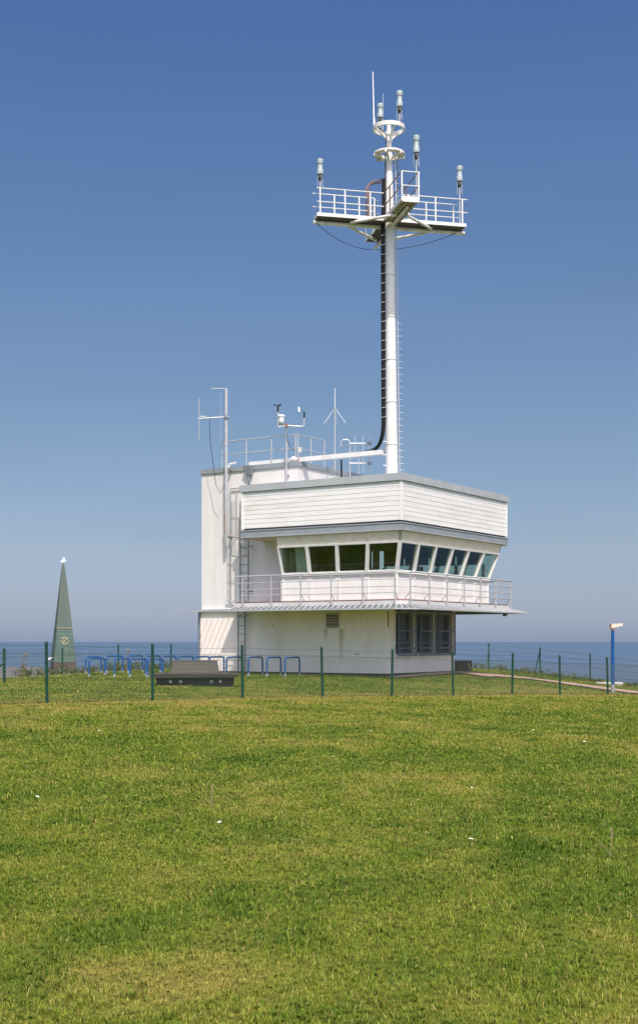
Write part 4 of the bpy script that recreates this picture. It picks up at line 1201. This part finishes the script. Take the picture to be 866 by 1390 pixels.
def flatshape(pts, y0, y1): 
    n = len(pts); k = len(bv.v)
    bv.v += [(x, y0, z + q) for x, q in pts] + [(x, y1, z + q) for x, q in pts]
    bv.f.append(tuple(k + i for i in range(n))); bv.f.append(tuple(k + n + i for i in reversed(range(n))))
    for i in range(n):
        j = (i + 1) % n; bv.f.append((k + i, k + j, k + n + j, k + n + i))
flatshape([(x_ * 1.0, z_ * 1.0) for x_, z_ in [(-.62, .0), (-.2, -.10), (.3, -.05), (.62, .15), (.35, .22), (.28, .70), (.05, .85), (-.15, .35), (-.4, .2)]], -.12, .12)
bv.build('bird_vane', M['birdwhite'], ch, False)

def house(name, label, x, y, rz, wd, dp, ztop, rh, wall, roof):
    base = -9.6
    t = thing(name, label, 'house', (x, y, base), rz)
    eave = ztop - rh - base
    MB().box(-wd / 2, wd / 2, -dp / 2, dp / 2, -2, eave).build('wall', M[wall], t, False)
    r = MB(); o = .3; a = eave + .01
    v = [(-wd / 2 - o, -dp / 2 - o, a), (wd / 2 + o, -dp / 2 - o, a), (wd / 2 + o, dp / 2 + o, a), (-wd / 2 - o, dp / 2 + o, a), (-wd / 2 - o, 0, a + rh), (wd / 2 + o, 0, a + rh)]
    r.v = v; r.f = [(0, 1, 5, 4), (2, 3, 4, 5), (0, 4, 3), (1, 2, 5), (3, 2, 1, 0)]
    ro = r.build('roof', M[roof], t, False)
    MB().box(wd * .2, wd * .2 + .5, -.3, .3, a + rh - .6, a + rh + .5).build('chimney', M['brick'], ro, False)
    for i in range(3):
        MB().box(-wd / 2 + wd * (i + .5) / 3 - .4, -wd / 2 + wd * (i + .5) / 3 + .4, -dp / 2 - .05, -dp / 2 - .004, eave - 1.8, eave - .6).build('window', M['dglass'], t, False)
house('town_house', 'grey roofed house far left of the church spire, half hidden by weeds', -45, 205, R(12), 10, 7, -3.0, 2.6, 'housewall', 'roofgrey')
house('town_house', 'long grey roof just left of the church foot', -55.5, 232, R(8), 11, 7, -3.05, 2.6, 'housewall', 'roofgrey')
house('town_house', 'grey roofed house just right of the church foot', -41.2, 226, R(22), 8, 7, -3.25, 2.4, 'brick', 'roofgrey')

# ------------------------------------------------------------------ weeds and shrubs at the edge
def weed(x, y, h, wd, n, label, group, flower=None, dry=False):
    z0 = gz(x, y); t = thing('weed_clump', label, 'plant', (x, y, z0), 0, group)
    st = MB(); co = []; tri = []; cols = []
    ns = max(4, int(n / 26))
    for s in range(ns):
        a = random.uniform(0, 6.28); rr = wd * .5 * math.sqrt(random.random()); bxx, byy = rr * math.cos(a), rr * math.sin(a)
        hh = h * random.uniform(.5, 1.0) * (1 - .45 * (rr / (wd * .5)) ** 2); tx, ty = bxx + random.uniform(-.1, .1), byy + random.uniform(-.1, .1)
        st.cyl((bxx * .7, byy * .7, -.03), (tx, ty, hh), .007, .003, 4)
        if n < 150: st.build('stem', M['stalk'] if dry else M['leafstem'], t); st = MB()
        for k in range(int(n / ns)):
            u = random.random() ** .8; cx_ = bxx * .7 + (tx - bxx * .7) * u + random.gauss(0, .05); cy_ = byy * .7 + (ty - byy * .7) * u + random.gauss(0, .05); cz = hh * u + random.gauss(0, .02) + .02
            d = Vector((random.gauss(0, 1), random.gauss(0, 1), random.gauss(.25, .5))).normalized(); e = d.cross(Vector((random.gauss(0, 1), random.gauss(0, 1), random.gauss(0, 1)))).normalized()
            l = random.uniform(.04, .085); w_ = l * random.uniform(.3, .5); c = Vector((cx_, cy_, cz)); i0 = len(co)
            co += [c, c + d * l * .5 + e * w_, c + d * l, c + d * l * .5 - e * w_]; tri.append((i0, i0 + 1, i0 + 2, i0 + 3))
            g = random.random()
            base = np.array([.06, .10, .025]) * (1 - g) + np.array([.14, .15, .05]) * g
            if dry: base = np.array([.24, .20, .10]) * (.7 + .5 * g)
            cols += [base * random.uniform(.7, 1.3)] * 4
    if n >= 150: st.build('stem', M['stalk'] if dry else M['leafstem'], t)
    me = mesh_np('foliage', np.array([tuple(c) for c in co]), [(4, np.array(tri))], M['leaf'], np.array(cols)); me.parent = t
    if flower:
        for (fx, fh, fr) in flower:
            q = MB(); q.cyl((fx, 0, 0), (fx, 0, fh), .008, .005, 5)
            q.build('flower_stem', M['leafstem'], t)
            f2 = MB()
            for k in range(26):
                a = random.uniform(0, 6.28); rr = fr * math.sqrt(random.random()); f2.lathe([(.006, 0), (.025, .012), (.02, .03), (.005, .035)], (fx + rr * math.cos(a), rr * math.sin(a), fh - .06 + random.uniform(0, .10)), 6)
            f2.build('flower_head', M['petal'] if not dry else M['stalk'], t)
    return t
M['leafstem'] = mat('green_stem', (.10, .12, .04), .8)
LW = [(-13.2, 58.3, .55, 1.3), (-12.55, 59.9, .48, 1.4), (-11.9, 60.6, .6, 1.3), (-11.35, 61.6, .42, 1.4), (-10.75, 62.4, .5, 1.5), (-10.1, 62.9, .62, 1.2), (-9.5, 63.6, .5, 1.4), (-8.9, 64.4, .65, 1.3), (-8.2, 65.0, .45, 1.5), (-7.5, 65.6, .55, 1.4), (-6.7, 66.3, .4, 1.4)]
LOL = ['first', 'second', 'third', 'fourth', 'fifth', 'sixth', 'seventh', 'eighth', 'ninth', 'tenth', 'eleventh', 'twelfth']
for i, (x, y, h, w_) in enumerate(LW):
    fl = [(.1, .82, .12)] if i == 1 else None
    weed(x, y, h, w_, 520, 'leafy green weed clump, %s from the left along the cliff edge left of the tower' % LOL[i], 'weeds along the left cliff edge', fl)
weed(-12.9, 57.0, .95, .35, 120, 'tall dry straw coloured weed left of the church spire', None, [(0, 1.0, .08)], True)
weed(-9.15, 62.2, .95, .35, 110, 'tall dry straw coloured weed right of the church spire', None, [(0, 1.0, .08)], True)
RW = [(6.9, 66.5, .42, 1.5), (7.9, 66.4, .5, 1.6), (8.9, 66.2, .45, 1.6), (9.9, 65.3, .55, 1.6), (10.8, 64.2, .62, 1.6), (11.6, 63.2, .55, 1.5), (12.3, 62.4, .5, 1.6), (13.0, 61.8, .42, 1.5), (14.3, 60.2, .35, 1.6), (15.2, 59.3, .3, 1.6)]
for i, (x, y, h, w_) in enumerate(RW):
    weed(x, y, h * .62, w_, 380, 'leafy green weed clump, %s from the left along the cliff edge right of the tower' % LOL[i], 'weeds along the right cliff edge')

# ------------------------------------------------------------------ daisies and dry stalks on the lawn
DA = [(-2.15, 8.1), (-2.02, 8.12), (-.85, 11.2), (.95, 10.8), (1.75, 14.0), (.2, 17.5), (1.5, 18.0), (.9, 22.5), (-1.1, 15.2), (-3.6, 21.2), (3.9, 23.6), (4.3, 21.0), (2.3, 20.6), (5.1, 16.5), (-4.1, 27.5), (-.2, 26.2), (1.2, 10.3), (2.6, 13.0), (4.6, 26), (-2.8, 12.8), (1.65, 14.1), (-5.2, 24.2)]
DL = {}
dproto = None
for i, (x, y) in enumerate(DA):
    if dproto is None:
        d = thing('daisy', 'small white daisy flowering in the mown lawn', 'flower', (0, 0, 0), 0, 'daisies scattered on the lawn')
        MB().cyl((0, 0, 0), (0, 0, .055), .002, n=4).build('daisy_stem', M['leafstem'], d)
        q = MB()
        for k in range(11):
            a = 2 * math.pi * k / 11; c, s = math.cos(a), math.sin(a)
            q.quad((.004 * c, .004 * s, .056), (.013 * c - .004 * s, .013 * s + .004 * c, .059), (.019 * c, .019 * s, .062), (.013 * c + .004 * s, .013 * s - .004 * c, .059))
        q.build('petals', M['petal'], d, False)
        MB().lathe([(.001, 0), (.006, .001), (.005, .004), (.001, .005)], (0, 0, .056), 8).build('daisy_centre', M['yellow'], d)
        dproto = d
    else: d = copy_tree(dproto)
    d.location = (x, y, gz(x, y)); s = random.uniform(.8, 1.2); d.scale = (s, s, s * .9); d.rotation_euler = (R(random.uniform(5, 25)), 0, random.uniform(0, 6))
for (x, y, lab) in ((2.22, 9.9, 'dry brown stalk standing in the lawn at the right'), (-1.05, 12.6, 'thin dry stalk standing in the lawn left of centre')):
    s = thing('dry_stalk', lab, 'plant', (x, y, gz(x, y)))
    MB().tube([(0, 0, 0), (.01, 0, .08), (.015, 0, .17), (.012, 0, .21)], .003, 5).build('stem', M['stalk'], s)
    q = MB()
    for k in range(12): q.lathe([(.002, 0), (.006, .006), (.002, .014)], (.013 + random.gauss(0, .004), random.gauss(0, .004), .13 + .007 * k), 5)
    q.build('seed_head', M['stalk'], s)
    MB().tube([(.02, .0, .0), (-.03, .01, .06), (-.08, .0, .10), (-.10, 0, .08)], .0025, 5).build('bent_leaf', M['stalk'], s)

# ------------------------------------------------------------------ world, sun, camera
SUN_EL = R(54); SUN_AZ = R(11)           # azimuth: to the right of straight behind the camera
sd = Vector((math.sin(SUN_AZ) * math.cos(SUN_EL), -math.cos(SUN_AZ) * math.cos(SUN_EL), math.sin(SUN_EL)))
sl_ = bpy.data.lights.new('sun', 'SUN'); sl_.energy = 4.1; sl_.angle = R(.5); sl_.color = (1.0, .955, .88)
so_ = bpy.data.objects.new('sun', sl_); COL.objects.link(so_)
so_.rotation_euler = sd.to_track_quat('Z', 'Y').to_euler()
w = bpy.data.worlds.new('World'); sc.world = w; w.use_nodes = True
nt = w.node_tree; N, L = nt.nodes, nt.links
bg = N['Background']
sky = N.new('ShaderNodeTexSky'); sky.sky_type = 'NISHITA'; sky.sun_disc = False
sky.sun_elevation = SUN_EL; sky.sun_rotation = math.atan2(sd.x, sd.y)
sky.altitude = 60; sky.air_density = 1.0; sky.dust_density = .6; sky.ozone_density = 2.0
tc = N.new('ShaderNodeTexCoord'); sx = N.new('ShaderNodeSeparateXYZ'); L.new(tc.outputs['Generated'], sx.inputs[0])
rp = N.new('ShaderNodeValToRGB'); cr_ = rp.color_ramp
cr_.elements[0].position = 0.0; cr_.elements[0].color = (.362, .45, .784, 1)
cr_.elements[1].position = 1.0; cr_.elements[1].color = (2.3, 1.75, 1.4, 1)  # overhead sky, out of frame, raised and warmed to fill the shade
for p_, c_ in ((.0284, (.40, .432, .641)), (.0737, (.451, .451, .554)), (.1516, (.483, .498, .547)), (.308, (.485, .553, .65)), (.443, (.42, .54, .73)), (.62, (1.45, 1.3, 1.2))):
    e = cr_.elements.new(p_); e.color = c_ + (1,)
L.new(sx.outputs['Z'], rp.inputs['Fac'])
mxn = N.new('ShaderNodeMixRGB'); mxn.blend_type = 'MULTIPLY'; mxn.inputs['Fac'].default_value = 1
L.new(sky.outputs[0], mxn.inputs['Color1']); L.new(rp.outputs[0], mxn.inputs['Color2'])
# brightening added to the unseen sky around the sun, lifts the shaded walls
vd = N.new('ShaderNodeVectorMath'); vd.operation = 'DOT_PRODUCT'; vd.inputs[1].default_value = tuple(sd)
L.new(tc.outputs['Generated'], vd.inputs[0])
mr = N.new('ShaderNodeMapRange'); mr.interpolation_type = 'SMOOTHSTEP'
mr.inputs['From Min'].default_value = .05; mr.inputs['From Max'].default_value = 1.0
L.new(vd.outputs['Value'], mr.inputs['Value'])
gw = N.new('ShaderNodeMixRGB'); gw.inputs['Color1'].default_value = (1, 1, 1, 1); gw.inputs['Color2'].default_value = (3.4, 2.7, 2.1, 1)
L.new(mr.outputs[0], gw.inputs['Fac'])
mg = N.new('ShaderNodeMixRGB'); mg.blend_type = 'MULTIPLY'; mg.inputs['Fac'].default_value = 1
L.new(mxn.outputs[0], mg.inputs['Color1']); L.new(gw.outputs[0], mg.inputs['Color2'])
hm = N.new('ShaderNodeMapping'); hm.inputs['Scale'].default_value = (1.2, 1.2, 7)
L.new(tc.outputs['Generated'], hm.inputs['Vector'])
hz = N.new('ShaderNodeTexNoise'); hz.inputs['Scale'].default_value = 1.6; hz.inputs['Detail'].default_value = 5; hz.inputs['Roughness'].default_value = .55
L.new(hm.outputs[0], hz.inputs['Vector'])
hr = N.new('ShaderNodeMapRange'); hr.inputs['From Min'].default_value = .3; hr.inputs['From Max'].default_value = .7; hr.inputs['To Min'].default_value = .965; hr.inputs['To Max'].default_value = 1.035
L.new(hz.outputs['Fac'], hr.inputs['Value'])
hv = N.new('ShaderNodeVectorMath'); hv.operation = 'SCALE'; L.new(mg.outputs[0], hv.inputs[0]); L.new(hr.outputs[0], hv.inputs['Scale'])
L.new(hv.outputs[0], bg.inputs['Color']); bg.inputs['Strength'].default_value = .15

cam = bpy.data.cameras.new('camera'); co2 = bpy.data.objects.new('camera', cam); COL.objects.link(co2)
co2.location = (0, 0, EYE); co2.rotation_euler = (R(90), 0, 0)
cam.sensor_fit = 'HORIZONTAL'; cam.sensor_width = 36; cam.lens = 1760 / 866 * 36
cam.shift_y = 175 / 866
cam.clip_start = .1; cam.clip_end = 60000
sc.camera = co2
sc.view_settings.view_transform = 'Standard'; sc.view_settings.look = 'None'; sc.view_settings.exposure = 0
